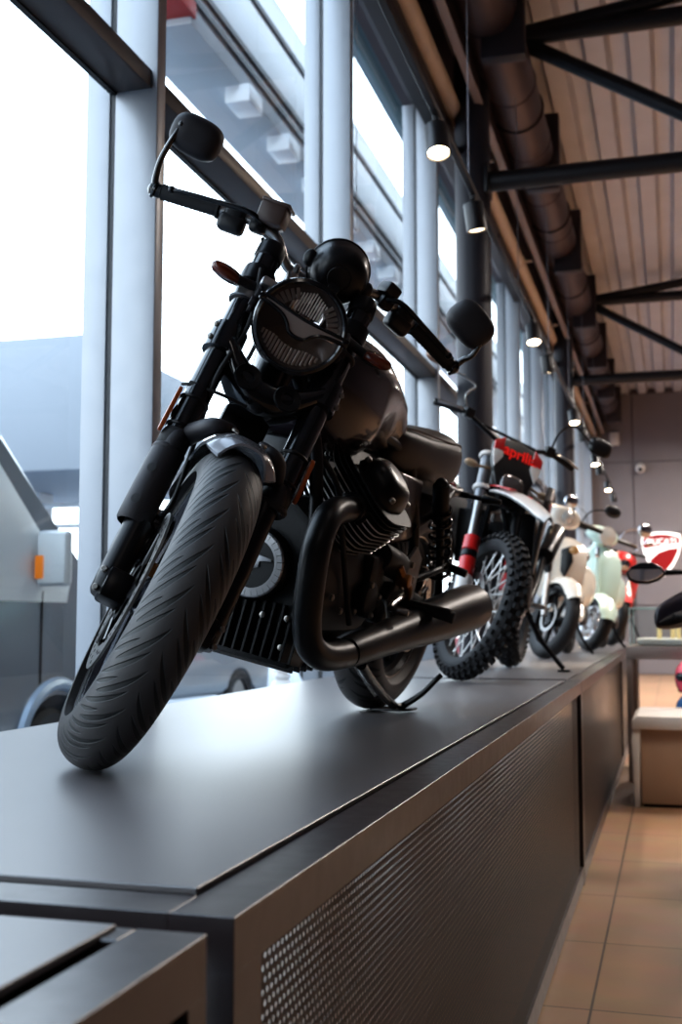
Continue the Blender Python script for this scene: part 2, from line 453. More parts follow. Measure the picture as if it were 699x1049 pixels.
# beam with pale lower flange
r = empty('roof_beam', (-1.02, 4, 4.2), label='long dark roof beam with pale lower flange above the windows', cat='beam')
mb = MB(); mb.box((-.31, 6, .16), (.03, 30, .32)); obj('web', mb, M_BEAM, r)
mb = MB(); mb.box((-.31, 6, -.01), (.06, 30, .025)); obj('lower_flange', mb, mat('flange_paint', '#9a8a84', .5), r)
for k in range(11):
    mb = MB(); mb.box((-.02, -4+2.6*k, .3), (.3, .12, .7), bev=.004); obj('stiffener', mb, M_BEAM, r)
# cream pipe
r = empty('ceiling_pipe', (-1.52, 4, 4.18), label='cream painted pipe with clips running above the window heads', cat='pipe')
mb = MB(); mb.cyl((-.02, -8, 0), (-.02, 20.9, 0), .07, n=24); obj('pipe_run', mb, M_PIPE, r)
for k in range(9):
    mb = MB(); mb.torus((-.02, -6+2.9*k, 0), (0, 1, 0), .072, .01, 24, 6); mb.box((.07, -6+2.9*k, -.02), (.14, .02, .02)); obj('pipe_clip', mb, M_PIPE, r)
r = empty('cable_tray', (-1.56, 4, 3.8), label='dark cable tray running along the top of the windows', cat='cable tray')
mb = MB(); mb.box((0, 6, .0), (.12, 30, .012)); mb.box((-.06, 6, .03), (.006, 30, .07)); mb.box((.06, 6, .03), (.006, 30, .07)); obj('tray', mb, M_BLK, r)
for k in range(12):
    mb = MB(); mb.box((0, -7+2.36*k, .14), (.02, .02, .22)); obj('tray_bracket', mb, M_BLK, r)
# lighting track
XT, ZTR = -1.07, 2.77
r = empty('lighting_track', (XT, 9, ZTR), label='black lighting track hung on thin wires above the bikes', cat='lighting track')
mb = MB(); mb.box((0, 0, 0), (.036, 28, .034), bev=.003, seg=1); obj('rail', mb, M_BLK, r)
for k in range(9):
    mb = MB(); mb.cyl((.0, -9.3+2.25*k, .01), (.0, -9.3+2.25*k, 4.28-ZTR), .003, n=6); obj('hanging_wire', mb, mat('grey_wire', '#8b8890', .5, .5), r)
M_CAN = mat('black_lamp_can', '#1b181a', .4, .2); M_LAMP = mat('glowing_lamp_face', '#fff2dd', .4, emit='#ffe2b8', estr=40.)
M_LAMP2 = mat('lamp_face_side', '#fff2dd', .4, emit='#ffe2b8', estr=9.)
lab = ['nearest lit black track spotlight glowing beside the first column', 'second black track spotlight, pointing away below the first truss',
       'third black track spotlight, lit, between the two columns', 'fourth black track spotlight, just past the third one',
       'fifth black track spotlight, lit, past the second truss', 'sixth black track spotlight, tucked behind the fifth',
       'seventh black track spotlight, lit, in front of the grey wall', 'eighth black track spotlight, tucked behind the seventh',
       'ninth black track spotlight, lit, second from the far end', 'tenth and farthest black track spotlight on the rail']
ys = [5.5, 6.62, 9.6, 10.75, 13.75, 15.1, 17.6, 18.7, 21.2, 23.2]
for i, y in enumerate(ys):
    odd = i % 2
    tilt = V((.12, -.30 if not odd else .16, -1)).normalized()
    s = empty('track_spotlight', (XT, y, ZTR-.017), label=lab[i], cat='spotlight', group='black spotlights on the lighting track')
    mb = MB(); mb.box((0, 0, -.02), (.03, .09, .03), bev=.003); mb.cyl((0, 0, -.03), (0, 0, -.075), .008, n=10); obj('mount', mb, M_CAN, s)
    a = V((0, 0, -.075)) - tilt*.03; L = .165
    mb = MB(); mb.lathe([(.0, 0), (.056, 0), (.06, .006), (.06, L), (.054, L), (.052, L-.03), (.0, L-.03)], a, tilt, 32); obj('housing', mb, M_CAN, s)
    mb = MB(); mb.lathe([(.0, 0), (.05, 0), (.05, .006), (.03, .012), (0, .014)], a+tilt*(L-.016), tilt, 28); obj('lamp_face', mb, M_LAMP if not odd else M_LAMP2, s, label='glowing warm lamp face')
    if i < 8:
        l = bpy.data.lights.new('spot_lamp', 'SPOT'); l.energy = (30, 40, 170, 170, 220, 220, 200, 200)[i]; l.color = (1, .78, .56); l.spot_size = R(75); l.spot_blend = .5; l.shadow_soft_size = .05
        lo = bpy.data.objects.new('spot_lamp', l); COL.objects.link(lo); lo.parent = s
        lo.location = a+tilt*(L+.02); lo.rotation_euler = tilt.to_track_quat('-Z', 'Y').to_euler()
# warm general lighting of the showroom (ceiling downlights out of frame to the right; the first is added fill behind the camera)
for x, y, e, sp in ((2.2, -2.5, 45, 120), (1.9, 2.2, 14, 70), (1.9, 5.6, 90, 85), (2.6, 9.5, 400, 150), (2.2, 14, 560, 150), (2.0, 20.5, 950, 170)):
    l = bpy.data.lights.new('ceiling_and_fill_lamp', 'AREA'); l.energy = e*.6; l.spread = R(sp); l.color = (1, .91, .83); l.size = .9
    lo = bpy.data.objects.new('ceiling_and_fill_lamp', l); COL.objects.link(lo); lo.location = (x, y, 4.4)
# wall devices and the shield sign
r = empty('shield_sign', (-.2, YB-.04, 1.6), label='illuminated red and white shield sign on the grey back wall', cat='wall sign')
def shield(w, h, n=10):
    pts = []
    for k in range(n+1):
        t = -1+2*k/n; pts.append((t*w/2*.93, h/2*(.90+.10*(1-t*t))))
    pts = list(reversed(pts))                      # right to left along the crown... reversed => from right
    L = [(-w/2, h*.33), (-w/2*.985, h*.2), (-w/2*.86, -.02*h), (-w/2*.62, -.24*h), (-w/2*.30, -.42*h), (-w/2*.10, -.49*h), (0, -.5*h)]
    Rr = [(-x, y) for x, y in reversed(L[:-1])]
    return pts+L+Rr
M_SW = mat('sign_white', '#f4f2f0', .4, emit='#fffaf5', estr=1.1); M_SR = mat('sign_red', '#8a0a10', .4, emit='#9a0a12', estr=.35)
W, Hh = .80, .92
mb = MB(); mb.prism(shield(W, Hh), (0, -.03, 0), (1, 0, 0), (0, 0, 1), .06, bev=.006); obj('sign_body', mb, M_SW, r)
def redpoly(pts): 
    mb = MB(); mb.prism(pts, (0, -.066, 0), (1, 0, 0), (0, 0, 1), .012); return mb
up = []
for k in range(9):
    t = 1-2*k/8; up.append((t*.365, .335+.075*(1-t*t)))
up += [(-.365, .2), (-.34, .115)]
for k in range(1, 8):
    t = k/8; up.append((-.34+.70*t, .115+.16*math.sin(t*PI*.5)*.55+.0*t))
up += [(.365, .22)]
obj('upper_red_field', redpoly(up), M_SR, r, label='red upper field of the shield')
lo_ = [(.345, .125), (.15, .105), (-.06, .03), (-.20, -.09), (-.235, -.13), (-.16, -.25), (-.06, -.355), (.0, -.385), (.08, -.34), (.2, -.2), (.29, -.03), (.335, .08)]
obj('lower_red_field', redpoly(lo_), M_SR, r, label='red lower swoosh of the shield')
obj('lettering', text_mb('DUCATI', .17, (0, -.075, .255), (1, 0, 0), (0, 0, 1), .012, bold=.003, spacing=1.0, squash=.98), M_SW, r, label='white DUCATI lettering')
r = empty('emergency_light', (-1.1, YB-.018, 4.05), label='small white rectangular box high on the back wall', cat='wall light')
M_WPL = mat('white_plastic', '#d9d4d0', .45)
mb = MB(); mb.box((0, -.05, 0), (.2, .09, .28), bev=.015); obj('casing', mb, M_WPL, r)
mb = MB(); mb.box((0, -.1, -.02), (.15, .015, .17), bev=.006); obj('diffuser', mb, M_WPL, r)
r = empty('security_camera', (-.58, YB-.03, 3.41), label='white round security camera on the back wall', cat='security camera')
mb = MB(); mb.lathe([(.0, 0), (.1, 0), (.1, .05), (.07, .07), (0, .07)], (0, 0, 0), (0, -1, 0), 28); obj('mount', mb, M_WPL, r)
mb = MB(); mb.ball((0, -.13, -.02), .1); obj('housing', mb, M_WPL, r)
mb = MB(); mb.lathe([(0, 0), (.045, 0), (.04, .03), (0, .03)], (0, -.21, -.05), (0, -.9, -.4), 20); obj('lens', mb, M_BLK, r)
# ------------------------------------------------------------------ the large black roadster
MC_BLK = mat('satin_black_metal', '#0e0d10', .32, .4, 12, .1, rvar=.05)
MC_GLOSS = mat('gloss_black_paint', '#0f0f12', .18, .2, coat=.6)
MC_MATTE = mat('matte_black_metal', '#2c292c', .55, .3, 20, .12, .1, 300)
MC_PLAS = mat('black_plastic', '#121114', .42)
MC_RUB = mat('black_rubber', '#161517', .7, 0, 30, .1)
MC_CHR = mat('polished_chrome', '#d8d8dc', .12, 1.)
MC_STEEL = mat('brushed_steel', '#a9a7a5', .3, .95, 30, .06)
MC_TANK = mat('dark_grey_tank_paint', '#2b262d', .22, .15, coat=.5)
MC_SEAT = mat('brown_black_leather', '#180f10', .42, 0, 40, .12, .35, 350)
MC_AMBER = mat('amber_lens', '#5e2412', .15, 0, coat=.5)
MC_REFL = mat('orange_reflector', '#9c4a1a', .3)
MC_FEND = mat('grey_fender_paint', '#7b7a7e', .25, .35, coat=.5)
MC_BOLT = mat('steel_bolt', '#8f8a84', .3, .9)
MC_BRASS = mat('brass_fitting', '#9a6a40', .3, .9)
MC_EXH = mat('black_exhaust_coating', '#0f0e11', .38, .3, 10, .08)
MC_FINE = mat('machined_fin_edge', '#d2cdc9', .35, .9)

def tread_mat(name, n, lead, knob=False):
    """road tyre: uv.x = around (0..1), uv.y = across (-1..1)"""
    m = bpy.data.materials.new(name); m.use_nodes = True; nt = m.node_tree; b = nt.nodes['Principled BSDF']
    uv = nt.nodes.new('ShaderNodeUVMap'); uv.uv_map = 'UVMap'; sp = nt.nodes.new('ShaderNodeSeparateXYZ'); nt.links.new(uv.outputs[0], sp.inputs[0])
    def M(op, a, b_=None, c_=None):
        k = nt.nodes.new('ShaderNodeMath'); k.operation = op
        for i, x in enumerate((a, b_, c_)):
            if x is None: continue
            if isinstance(x, (int, float)): k.inputs[i].default_value = x
            else: nt.links.new(x, k.inputs[i])
        return k.outputs[0]
    u, v = sp.outputs[0], sp.outputs[1]
    av = M('ABSOLUTE', v)
    side = M('GREATER_THAN', v, 0)
    def groove(off, a0, a1, width, curve, nn):
        # diagonal curved line from a0 to a1 across
        sh = M('MULTIPLY', M('POWER', av, curve), lead)
        ph = M('ADD', M('ADD', M('MULTIPLY', u, nn), M('MULTIPLY', sh, 1.)), M('ADD', M('MULTIPLY', side, .5), off))
        f = M('ABSOLUTE', M('SUBTRACT', M('FRACT', ph), .5))
        mid = M('MULTIPLY', M('MULTIPLY', M('SUBTRACT', av, a0), M('SUBTRACT', a1, av)), 4./(a1-a0)**2)
        wd = M('MULTIPLY', M('POWER', M('MAXIMUM', mid, 0), .55), width)
        # soft edge
        e = M('DIVIDE', M('SUBTRACT', wd, f), .03)
        c = nt.nodes.new('ShaderNodeClamp'); nt.links.new(e, c.inputs[0]); return c.outputs[0]
    g = M('MAXIMUM', groove(0., .02, .74, .12, .75, n), groove(.36, .14, .97, .11, .8, n))
    g = M('MAXIMUM', g, groove(.68, .45, .95, .09, .75, n))
    mx = nt.nodes.new('ShaderNodeMix'); mx.data_type = 'RGBA'; nt.links.new(g, mx.inputs[0])
    mx.inputs[6].default_value = lin('#3a3737'); mx.inputs[7].default_value = lin('#030303'); nt.links.new(mx.outputs[2], b.inputs['Base Color'])  # depth shade of the grooves painted in as near-black
    bp = nt.nodes.new('ShaderNodeBump'); bp.inputs['Distance'].default_value = .005; bp.inputs['Strength'].default_value = 1; bp.invert = True
    nt.links.new(g, bp.inputs['Height'])
    tc = nt.nodes.new('ShaderNodeTexCoord'); n2 = nt.nodes.new('ShaderNodeTexNoise'); n2.inputs['Scale'].default_value = 350; n2.inputs['Detail'].default_value = 3
    nt.links.new(tc.outputs['Object'], n2.inputs[0])
    b2 = nt.nodes.new('ShaderNodeBump'); b2.inputs['Strength'].default_value = .25; b2.inputs['Distance'].default_value = .001
    nt.links.new(n2.outputs[0], b2.inputs['Height']); nt.links.new(bp.outputs[0], b2.inputs['Normal']); nt.links.new(b2.outputs[0], b.inputs['Normal'])
    b.inputs['Roughness'].default_value = .52
    return m

def tyre_mesh(name, c, Ro, halfw, rim_r, m, parent, M=None, nu=160, nv=28, axis_y=True, crown=None):
    """tyre with a rounded crown, UV-mapped; wheel plane is xz"""
    crown = crown or halfw*.98
    cz = Ro-crown
    prof = []
    for k in range(nv+1):
        t = -1+2*k/nv; a = t*R(86)
        prof.append((halfw*math.sin(a)/math.sin(R(86)), cz+crown*math.cos(a), t))
    wl = [(-halfw*1.0, cz-.012, -1.1), (-halfw*.93, (cz+rim_r)/2-.004, -1.25), (-halfw*.74, rim_r+.006, -1.4), (-halfw*.62, rim_r-.008, -1.5)]
    prof = list(reversed(wl))+prof+[(-a, b_, -t) for a, b_, t in wl]
    bm = bmesh.new(); uvl = bm.loops.layers.uv.new('UVMap')
    vs = []
    for i in range(nu):
        a = 2*PI*i/nu
        vs.append([bm.verts.new((c[0]+r*math.cos(a), c[1]+y, c[2]+r*math.sin(a))) for y, r, t in prof])
    for i in range(nu):
        for j in range(len(prof)-1):
            f = bm.faces.new((vs[i][j], vs[(i+1) % nu][j], vs[(i+1) % nu][j+1], vs[i][j+1]))
            us = (i/nu, (i+1)/nu, (i+1)/nu, i/nu); tv = (prof[j][2], prof[j][2], prof[j+1][2], prof[j+1][2])
            for l, uu, vv in zip(f.loops, us, tv): l[uvl].uv = (uu, vv)
    mb = MB(); mb.bm.free(); mb.bm = bm
    if M is not None: mb.xf(M)
    return obj(name, mb, m, parent, ang=60)

def wheel_alloy(c, rim_r, w, nsp, M, parent, name='rim', paint=None, hub=.045):
    paint = paint or MC_BLK
    c = V(c); mb = MB()
    h = w/2
    mb.lathe([(rim_r+.012, -h), (rim_r-.006, -h+.004), (rim_r-.012, -h+.02), (rim_r-.026, -h*.45), (rim_r-.026, h*.45), (rim_r-.012, h-.02), (rim_r-.006, h-.004), (rim_r+.012, h), (rim_r+.006, h-.012), (rim_r-.004, h*.5), (rim_r-.004, -h*.5), (rim_r+.006, -h+.012)], c, (0, 1, 0), 64, loop=True)
    mb.lathe([(.0, -.045), (hub*.7, -.045), (hub, -.035), (hub*.8, 0), (hub, .035), (hub*.7, .045), (0, .045)], c, (0, 1, 0), 32)
    for k in range(nsp):
        a = 2*PI*k/nsp
        for s in (-1, 1):
            a1 = a+s*.10; e0 = V((math.cos(a+s*.25), 0, math.sin(a+s*.25))); e1 = V((math.cos(a1), 0, math.sin(a1)))
            mb.tube([c+e0*hub*.8+V((0, s*.006, 0)), c+lerp(e0, e1, .5).normalized()*(hub+rim_r)*.5, c+e1*(rim_r-.02)], [.014, .0105, .0125], 10)
    if M is not None: mb.xf(M)
    rim = obj(name, mb, paint, parent)
    mb = MB()
    for s in (-1, 1): mb.lathe([(rim_r+.0125, s*h), (rim_r-.005, s*(h-.003)), (rim_r-.005, s*(h-.006)), (rim_r+.0125, s*(h-.004))], c, (0, 1, 0), 64, loop=True)
    if M is not None: mb.xf(M)
    return rim, mb

def brake_disc(c, r, ri, t, M, parent, n=40, carrier=True):
    mb = MB(); mb.disc_ring(c, (0, 1, 0), r, ri, t, 64)
    c = V(c)
    if M is not None: mb.xf(M)
    d = obj('brake_disc', mb, MC_STEEL, parent)
    mb = MB()
    for k in range(n):
        a = 2*PI*k/n; rr = lerp(ri, r, .3+.4*(k % 3)/2)
        p = c+V((math.cos(a), 0, math.sin(a)))*rr
        mb.cyl(p-V((0, t/2+.0006, 0)), p+V((0, t/2+.0006, 0)), .0035, n=8)
    if M is not None: mb.xf(M)
    obj('ventilation_holes', mb, M_DARK, d, kind='stuff')
    mb = MB(); mb.disc_ring(c, (0, 1, 0), ri*.62, ri*.45, t*1.2, 40)
    for k in range(6):
        a = 2*PI*k/6; e = V((math.cos(a), 0, math.sin(a))); e2 = V((math.cos(a+.3), 0, math.sin(a+.3)))
        mb.tube([c+e*ri*.55, c+e2*(ri+.008)], .007, 8)
    if M is not None: mb.xf(M)
    obj('disc_carrier', mb, MC_BLK, d)
    return d

# pose found from the photograph: contact points, lean on the side stand, steering lock
STEER, LEAN, HEAD, BX, BY = R(37.2), R(13.6), R(-94.9), -.891, 3.425
def steer_matrix(WB, TR, rake, steer):
    a = V((-math.sin(rake), 0, math.cos(rake))); g = V((WB+TR, 0, 0))
    return Matrix.Translation(g) @ Matrix.Rotation(steer, 4, a) @ Matrix.Translation(-g), a
MS, AX = steer_matrix(1.45, .105, R(27), STEER)
FX = V((math.cos(R(27)), 0, math.sin(R(27))))
bike = empty('motorcycle', (BX, BY, 0.005), (-LEAN, .0058, HEAD), label='large dark roadster motorcycle with round headlight, nearest on the plinth', cat='motorcycle', group='motorcycles displayed on the plinths')
def fp(nm, mb, m, par=bike, label=None, ang=35, kind=None):      # steered parts
    mb.xf(MS); return obj(nm, mb, m, par, label=label, ang=ang, kind=kind)
def bp(nm, mb, m, par=bike, label=None, ang=35, kind=None): return obj(nm, mb, m, par, label=label, ang=ang, kind=kind)
AXLE = V((1.45, 0, .318))
def fk(s, y, f=0.): return AXLE+AX*s+FX*f+V((0, y, 0))

# --- front wheel
M_TREAD = tread_mat('road_tyre_tread', 26, 1.7)
tyre_mesh('front_tire', AXLE, .3205, .060, .247, M_TREAD, bike, MS, 180, 32)
rim, lip = wheel_alloy(AXLE, .247, .088, 6, MS, bike, 'front_rim', mat('gloss_grey_rim', '#3a3a40', .22, .6, coat=.4)); obj('machined_lip', lip, MC_STEEL, rim)
brake_disc(AXLE+V((0, -.062, 0)), .16, .115, .005, MS, bike)
mb = MB(); mb.cyl(AXLE+V((0, -.12, 0)), AXLE+V((0, .12, 0)), .011, n=16, bev=.002); mb.cyl(AXLE+V((0, -.05, 0)), AXLE+V((0, -.085, 0)), .024, n=20); mb.cyl(AXLE+V((0, .05, 0)), AXLE+V((0, .085, 0)), .024, n=20)
fp('front_axle', mb, MC_STEEL)
# brass fitting visible between disc and rim
mb = MB(); mb.cyl(AXLE+V((.05, -.058, .06)), AXLE+V((.05, -.032, .06)), .014, n=12, bev=.002); fp('hub_bolt', mb, MC_BRASS)
# --- fork legs
for s in (-1, 1):
    y = .114*s
    mb = MB()
    mb.lathe([(.0275, .27), (.0275, .795)], fk(0, y), AX, 28, cap=False); 
    leg = fp('fork_tube', mb, MC_GLOSS)
    mb = MB(); mb.lathe([(.0, -.035), (.022, -.035), (.026, -.028), (.027, .0), (.0275, .10), (.029, .125)]+([] if s < 0 else [(.0275, .2), (.0275, .285), (.02, .29)]), fk(0, y-s*.012), AX, 28)
    mb.box(fk(-.012, y-s*.026, .006), (.055, .05, .062), rot=Matrix.Rotation(-R(27), 3, 'Y'), bev=.008)
    mb.box(fk(.0, y-s*.018, -.034), (.03, .03, .05), rot=Matrix.Rotation(-R(27), 3, 'Y'), bev=.006)
    lo_ = fp('fork_lower', mb, MC_BLK, leg)
    for q in ((-.03, .025), (.008, .025)):
        mb = MB(); p = fk(q[0], y+s*.006, .0)+FX*.018; mb.lathe([(0, 0), (.006, 0), (.0065, .002), (.0065, .005), (.005, .007), (0, .007)], p, V((FX.x, s*.5, FX.z)), 12); fp('pinch_bolt', mb, MC_BOLT, lo_)
    mb = MB()   # guard sleeve with two holes
    if s < 0:
        mb.bm.free(); mb = MB()
        mb.lathe([(.0285, .115), (.032, .12), (.033, .14), (.033, .27), (.031, .285), (.027, .29), (.0265, .12)], fk(0, y), AX, 36, loop=True)
        sl = fp('fork_guard', mb, MC_MATTE, leg)
        mb = MB()
        for q in (.155, .225): 
            c = fk(q, y)+V((FX.x*.85, s*.5, FX.z*.85)).normalized()*.0325
            d = V((FX.x*.85, s*.5, FX.z*.85)).normalized(); mb.lathe([(0, 0), (.009, 0), (.0095, .001), (0, .0016)], c, d, 14)
            fp('guard_hole', mb, M_DARK, sl); mb = MB()
        mb.bm.free()
    else:
        mb.bm.free()
    mb = MB(); mb.lathe([(.028, .285), (.031, .29), (.031, .31), (.029, .32), (.0276, .325)], fk(0, y), AX, 28, cap=False); fp('dust_seal', mb, MC_RUB, leg)
    mb = MB(); mb.lathe([(.0276, .775), (.0305, .778), (.0305, .806), (.027, .815), (.018, .82), (0, .82)], fk(0, y), AX, 24); fp('fork_cap', mb, MC_BLK, leg)
    # reflector strip on the outer side of the tube
    mb = MB(); e = V((0, s, 0)); mb.prism(rrect(.105, .022, .0105), fk(.36, y+s*.036, .010), AX, FX, .008, bev=.002); fp('side_reflector', mb, MC_REFL, leg, label='orange side reflector')
    mb = MB(); mb.torus(fk(.40, y), AX, .0275, .004, 24, 8); mb.torus(fk(.335, y), AX, .0275, .004, 24, 8); mb.tube([fk(.4, y+s*.02), fk(.36, y+s*.028, .004), fk(.33, y+s*.02)], .004, 8); fp('reflector_bracket', mb, MC_BLK, leg)
# fender and its bridge
FR = .343
mb = MB(); secs = []
for k in range(33):
    a = lerp(R(77), R(150), k/32)
    q = abs(2*k/32-1); tw = 1-.32*max(0, (q-.8)/.2)**2
    ring = []
    for j in range(17):
        t = -1+2*j/16
        ring.append((t*.072*tw, FR-.004+.010-.042*abs(t)**2.8))
    outer = [AXLE+V((r*math.cos(a), y, r*math.sin(a))) for y, r in ring]
    inner = [AXLE+V(((r-.005)*math.cos(a), y*.95, (r-.005)*math.sin(a))) for y, r in reversed(ring)]
    secs.append(outer+inner)
mb.rings(secs); fp('front_fender', mb, MC_FEND, label='short grey front fender')
for s in (-1, 1):
    mb = MB()
    a = R(98)
    e = V((math.cos(a), 0, math.sin(a)))
    mb.tube(catmull([fk(.275, s*.114), fk(.305, s*.112, .004), fk(.335, s*.095, -.004), AXLE+e*.338+V((-.02, s*.07, 0)), AXLE+e*.349+V((-.02, s*.045, 0)), AXLE+e*.352+V((-.03, s*.03, 0))], 8), [.024, .024, .021, .017, .012, .008], 14, flat=1.35)
    mb.torus(fk(.28, s*.114), AX, .026, .008, 28, 10)
    fp('fender_bracket', mb, MC_MATTE)
    mb = MB(); mb.lathe([(0, 0), (.007, 0), (.008, .003), (.005, .006), (0, .006)], AXLE+V((math.cos(R(96)), 0, math.sin(R(96))))*.349+V((0, s*.03, 0)), (math.cos(R(96)), 0, math.sin(R(96))), 12); fp('fender_bolt', mb, MC_BOLT)
# caliper, hose, speed sensor
mb = MB(); cc = AXLE+V((-.115, -.064, .085))
mb.box(cc, (.06, .055, .12), rot=Matrix.Rotation(R(25), 3, 'Y'), bev=.014, seg=3); mb.box(cc+V((.045, -.012, -.02)), (.07, .02, .05), rot=Matrix.Rotation(R(-20), 3, 'Y'), bev=.006)
mb.cyl(cc+V((0, -.03, .03)), cc+V((0, -.037, .03)), .02, n=20, bev=.002); mb.cyl(cc+V((.005, -.03, -.025)), cc+V((.005, -.037, -.025)), .02, n=20, bev=.002)
cal = fp('brake_caliper', mb, MC_GLOSS)
mb = MB(); mb.ctube([cc+V((-.01, -.03, .05)), fk(.2, -.06, -.05), fk(.34, -.075, -.03), fk(.46, -.1, .03), fk(.6, -.09, .03), fk(.72, -.12, .05)], .005, 8); fp('brake_hose', mb, MC_RUB)

# --- triple clamps
mb = MB(); secs = []
for k in range(21):
    y = -.114+.228*k/20; q = 1-(y/.114)**2
    secs.append(superell(fk(.555-.075*q, y, -.012*q), FX, AX, .038+.012*q, .027+.012*q, 3, 20))
mb.rings(secs)
for q in (-1, 1): mb.lathe([(.0276, -.034), (.037, -.032), (.038, 0), (.037, .03), (.0276, .034)], fk(.555, q*.114), AX, 30, loop=True)
c1 = fp('lower_triple_clamp', mb, MC_GLOSS)
for q in (-1, 1):
    mb = MB(); mb.lathe([(.014, 0), (.027, 0), (.029, .004), (.027, .009), (.014, .007)], fk(.49, q*.045, .034), FX, 28, loop=True); fp('clamp_boss', mb, MC_BLK, c1)
    mb = MB(); mb.lathe([(0, 0), (.013, .001), (.013, .003), (0, .003)], fk(.49, q*.045, .033), FX, 20); fp('boss_hole', mb, M_DARK, c1)
    for w_ in (-.016, .016):
        mb = MB(); mb.lathe([(0, 0), (.0055, 0), (.0055, .006), (0, .007)], fk(.555+w_, q*.145, .018), (FX.x, q*.6, FX.z), 10); fp('clamp_bolt', mb, MC_BOLT, c1)
mb = MB(); secs = []
for k in range(15):
    y = -.114+.228*k/14; q = 1-(y/.114)**2
    secs.append(superell(fk(.722, y, -.03*q), FX, AX, .030, .013, 3, 16))
mb.rings(secs)
for q in (-1, 1): mb.lathe([(.0276, -.02), (.035, -.019), (.036, 0), (.035, .019), (.0276, .02)], fk(.722, q*.114), AX, 30, loop=True)
c2 = fp('upper_triple_clamp', mb, MC_BLK)
mb = MB(); mb.lathe([(.028, .655), (.036, .657), (.037, .675), (.036, .693), (.028, .695)], fk(0, -.114), AX, 30, loop=True); mb.box(fk(.69, -.085, .045), (.05, .05, .022), rot=Matrix.Rotation(-R(27), 3, 'Y'), bev=.006); fp('signal_clamp', mb, MC_STEEL, label='bare metal clamp on the fork tube')
mb = MB(); mb.cyl(fk(.45, 0, -.05), fk(.76, 0, -.05), .03, n=24, bev=.004); fp('steering_stem', mb, MC_BLK)
# radiator-like regulator and cables between the fork legs
mb = MB(); mb.box(fk(.43, .0, -.06), (.03, .10, .07), rot=Matrix.Rotation(-R(27), 3, 'Y'), bev=.006)
fp('horn_bracket', mb, MC_BLK)


# --- headlight
HC = V((1.235, 0, .912)); HD = V((1, 0, -.03)).normalized(); HU = V((.03, 0, 1)).normalized(); HY = V((0, 1, 0))
def hp(x, y, d=0.): return HC+HY*x+HU*y+HD*d
mb = MB(); mb.lathe([(0, -.115), (.03, -.112), (.06, -.095), (.082, -.06), (.09, -.03), (.0935, -.01), (.0935, .002), (.088, .002), (.086, -.002)], HC, HD, 56, cap=False); hl = fp('headlight', mb, MC_PLAS)
mb = MB(); mb.lathe([(.0945, -.014), (.098, -.008), (.0985, .002), (.0955, .010), (.0895, .0125), (.086, .010), (.085, .0), (.09, -.014)], HC, HD, 64, loop=True); fp('headlight_ring', mb, MC_GLOSS, hl)
mb = MB(); mb.lathe([(0, -.05), (.03, -.042), (.055, -.028), (.075, -.012), (.0862, .0)], HC, HD, 48, cap=False)
refl = fp('reflector_bowl', mb, mat('smoked_reflector', '#6f6563', .25, .6), hl, label='smoky reflector bowl')
# reflector optics: upper vertical facets, lower facets, side chrome lamp
mb = MB()
for k in range(13):
    x = -.036+.006*k; mb.box(hp(x, .052-abs(x)*.25, -.012), (.006, .0032, .05-abs(x)*.4), rot=Matrix.Rotation(R(12), 3, 'Y'), bev=.001, seg=1)
fp('upper_facets', mb, MATS.get('bright_painted_facets') or mat('bright_painted_facets', '#f0ecea', .3, .1), hl)  # brightness of the lit facets put into an off-white colour
mb = MB()
for k in range(17):
    x = -.062+.00775*k; y0 = -math.sqrt(max(.0, .078**2-x*x)); y1 = min(-.036, y0+.034)
    if y1-y0 > .006: mb.box(hp(x, (y0+y1)/2, -.006), (.005, .0055, y1-y0), rot=Matrix.Rotation(R(8*(k % 2)-4), 3, 'Z'), bev=.0008, seg=1)
fp('lower_facets', mb, mat('dim_facets', '#a59d9a', .25, .6), hl)
mb = MB()
for s in (-1, 1):
    for k in range(6):
        a = R(90+s*(32+9*k)); mb.box(hp(.066*math.cos(a), .066*math.sin(a)*.95+.004, -.008), (.006, .008, .024), rot=Matrix.Rotation(a-PI/2, 3, 'X'), bev=.001, seg=1)
fp('rim_facets', mb, mat('dim_facets', '#a59d9a', .25, .6), hl)
mb = MB(); mb.lathe([(.024, -.012), (.034, -.006), (.036, -.004), (.034, -.002), (.022, -.010)], hp(0, .03, -.008), HD, 30, loop=True); fp('upper_bowl_ring', mb, MC_CHR, hl)
mb = MB(); mb.prism([(.030, .012), (.062, .038), (.074, .02), (.077, .004), (.06, .004)], hp(0, 0, -.012), HY, HU, .008, bev=.001); fp('side_lamp', mb, MC_CHR, hl)
mb = MB(); mb.lathe([(0, .0), (.014, 0), (.02, .006), (.012, .014), (0, .016)], hp(.0, .022, -.03), HD, 20); fp('bulb_cover', mb, MC_CHR, hl)
# eagle-shaped daylight strip across the lens: double bar with a dip in the middle
def bar_pts(off):
    return [hp(x, y+off, .011+.004*(1-(abs(x)/.1)**2)) for x, y in ((-.096, .012), (-.07, .010), (-.045, .004), (-.03, -.006), (-.018, -.019), (0, -.023), (.018, -.019), (.03, -.006), (.045, .004), (.07, .010), (.096, .012))]
top = [hp(x, y, .011+.004*(1-(abs(x)/.1)**2)) for x, y in ((-.096, .022), (-.06, .020), (-.03, .0175), (0, .016), (.03, .0175), (.06, .020), (.096, .022))]
mb = MB(); mb.tube(catmull(bar_pts(0), 6), .0042, 8); mb.tube(catmull(top, 6), .0038, 8)
for s in (-1, 1): mb.box(hp(s*.0955, .016, .007), (.016, .014, .017), bev=.004)
fp('daylight_bar', mb, MC_GLOSS, hl)
low = catmull(bar_pts(0), 4); upc = catmull(top, 4)
n_ = 33; lo2 = [low[round(i*(len(low)-1)/(n_-1))] for i in range(n_)]; up2 = [upc[round(i*(len(upc)-1)/(n_-1))] for i in range(n_)]
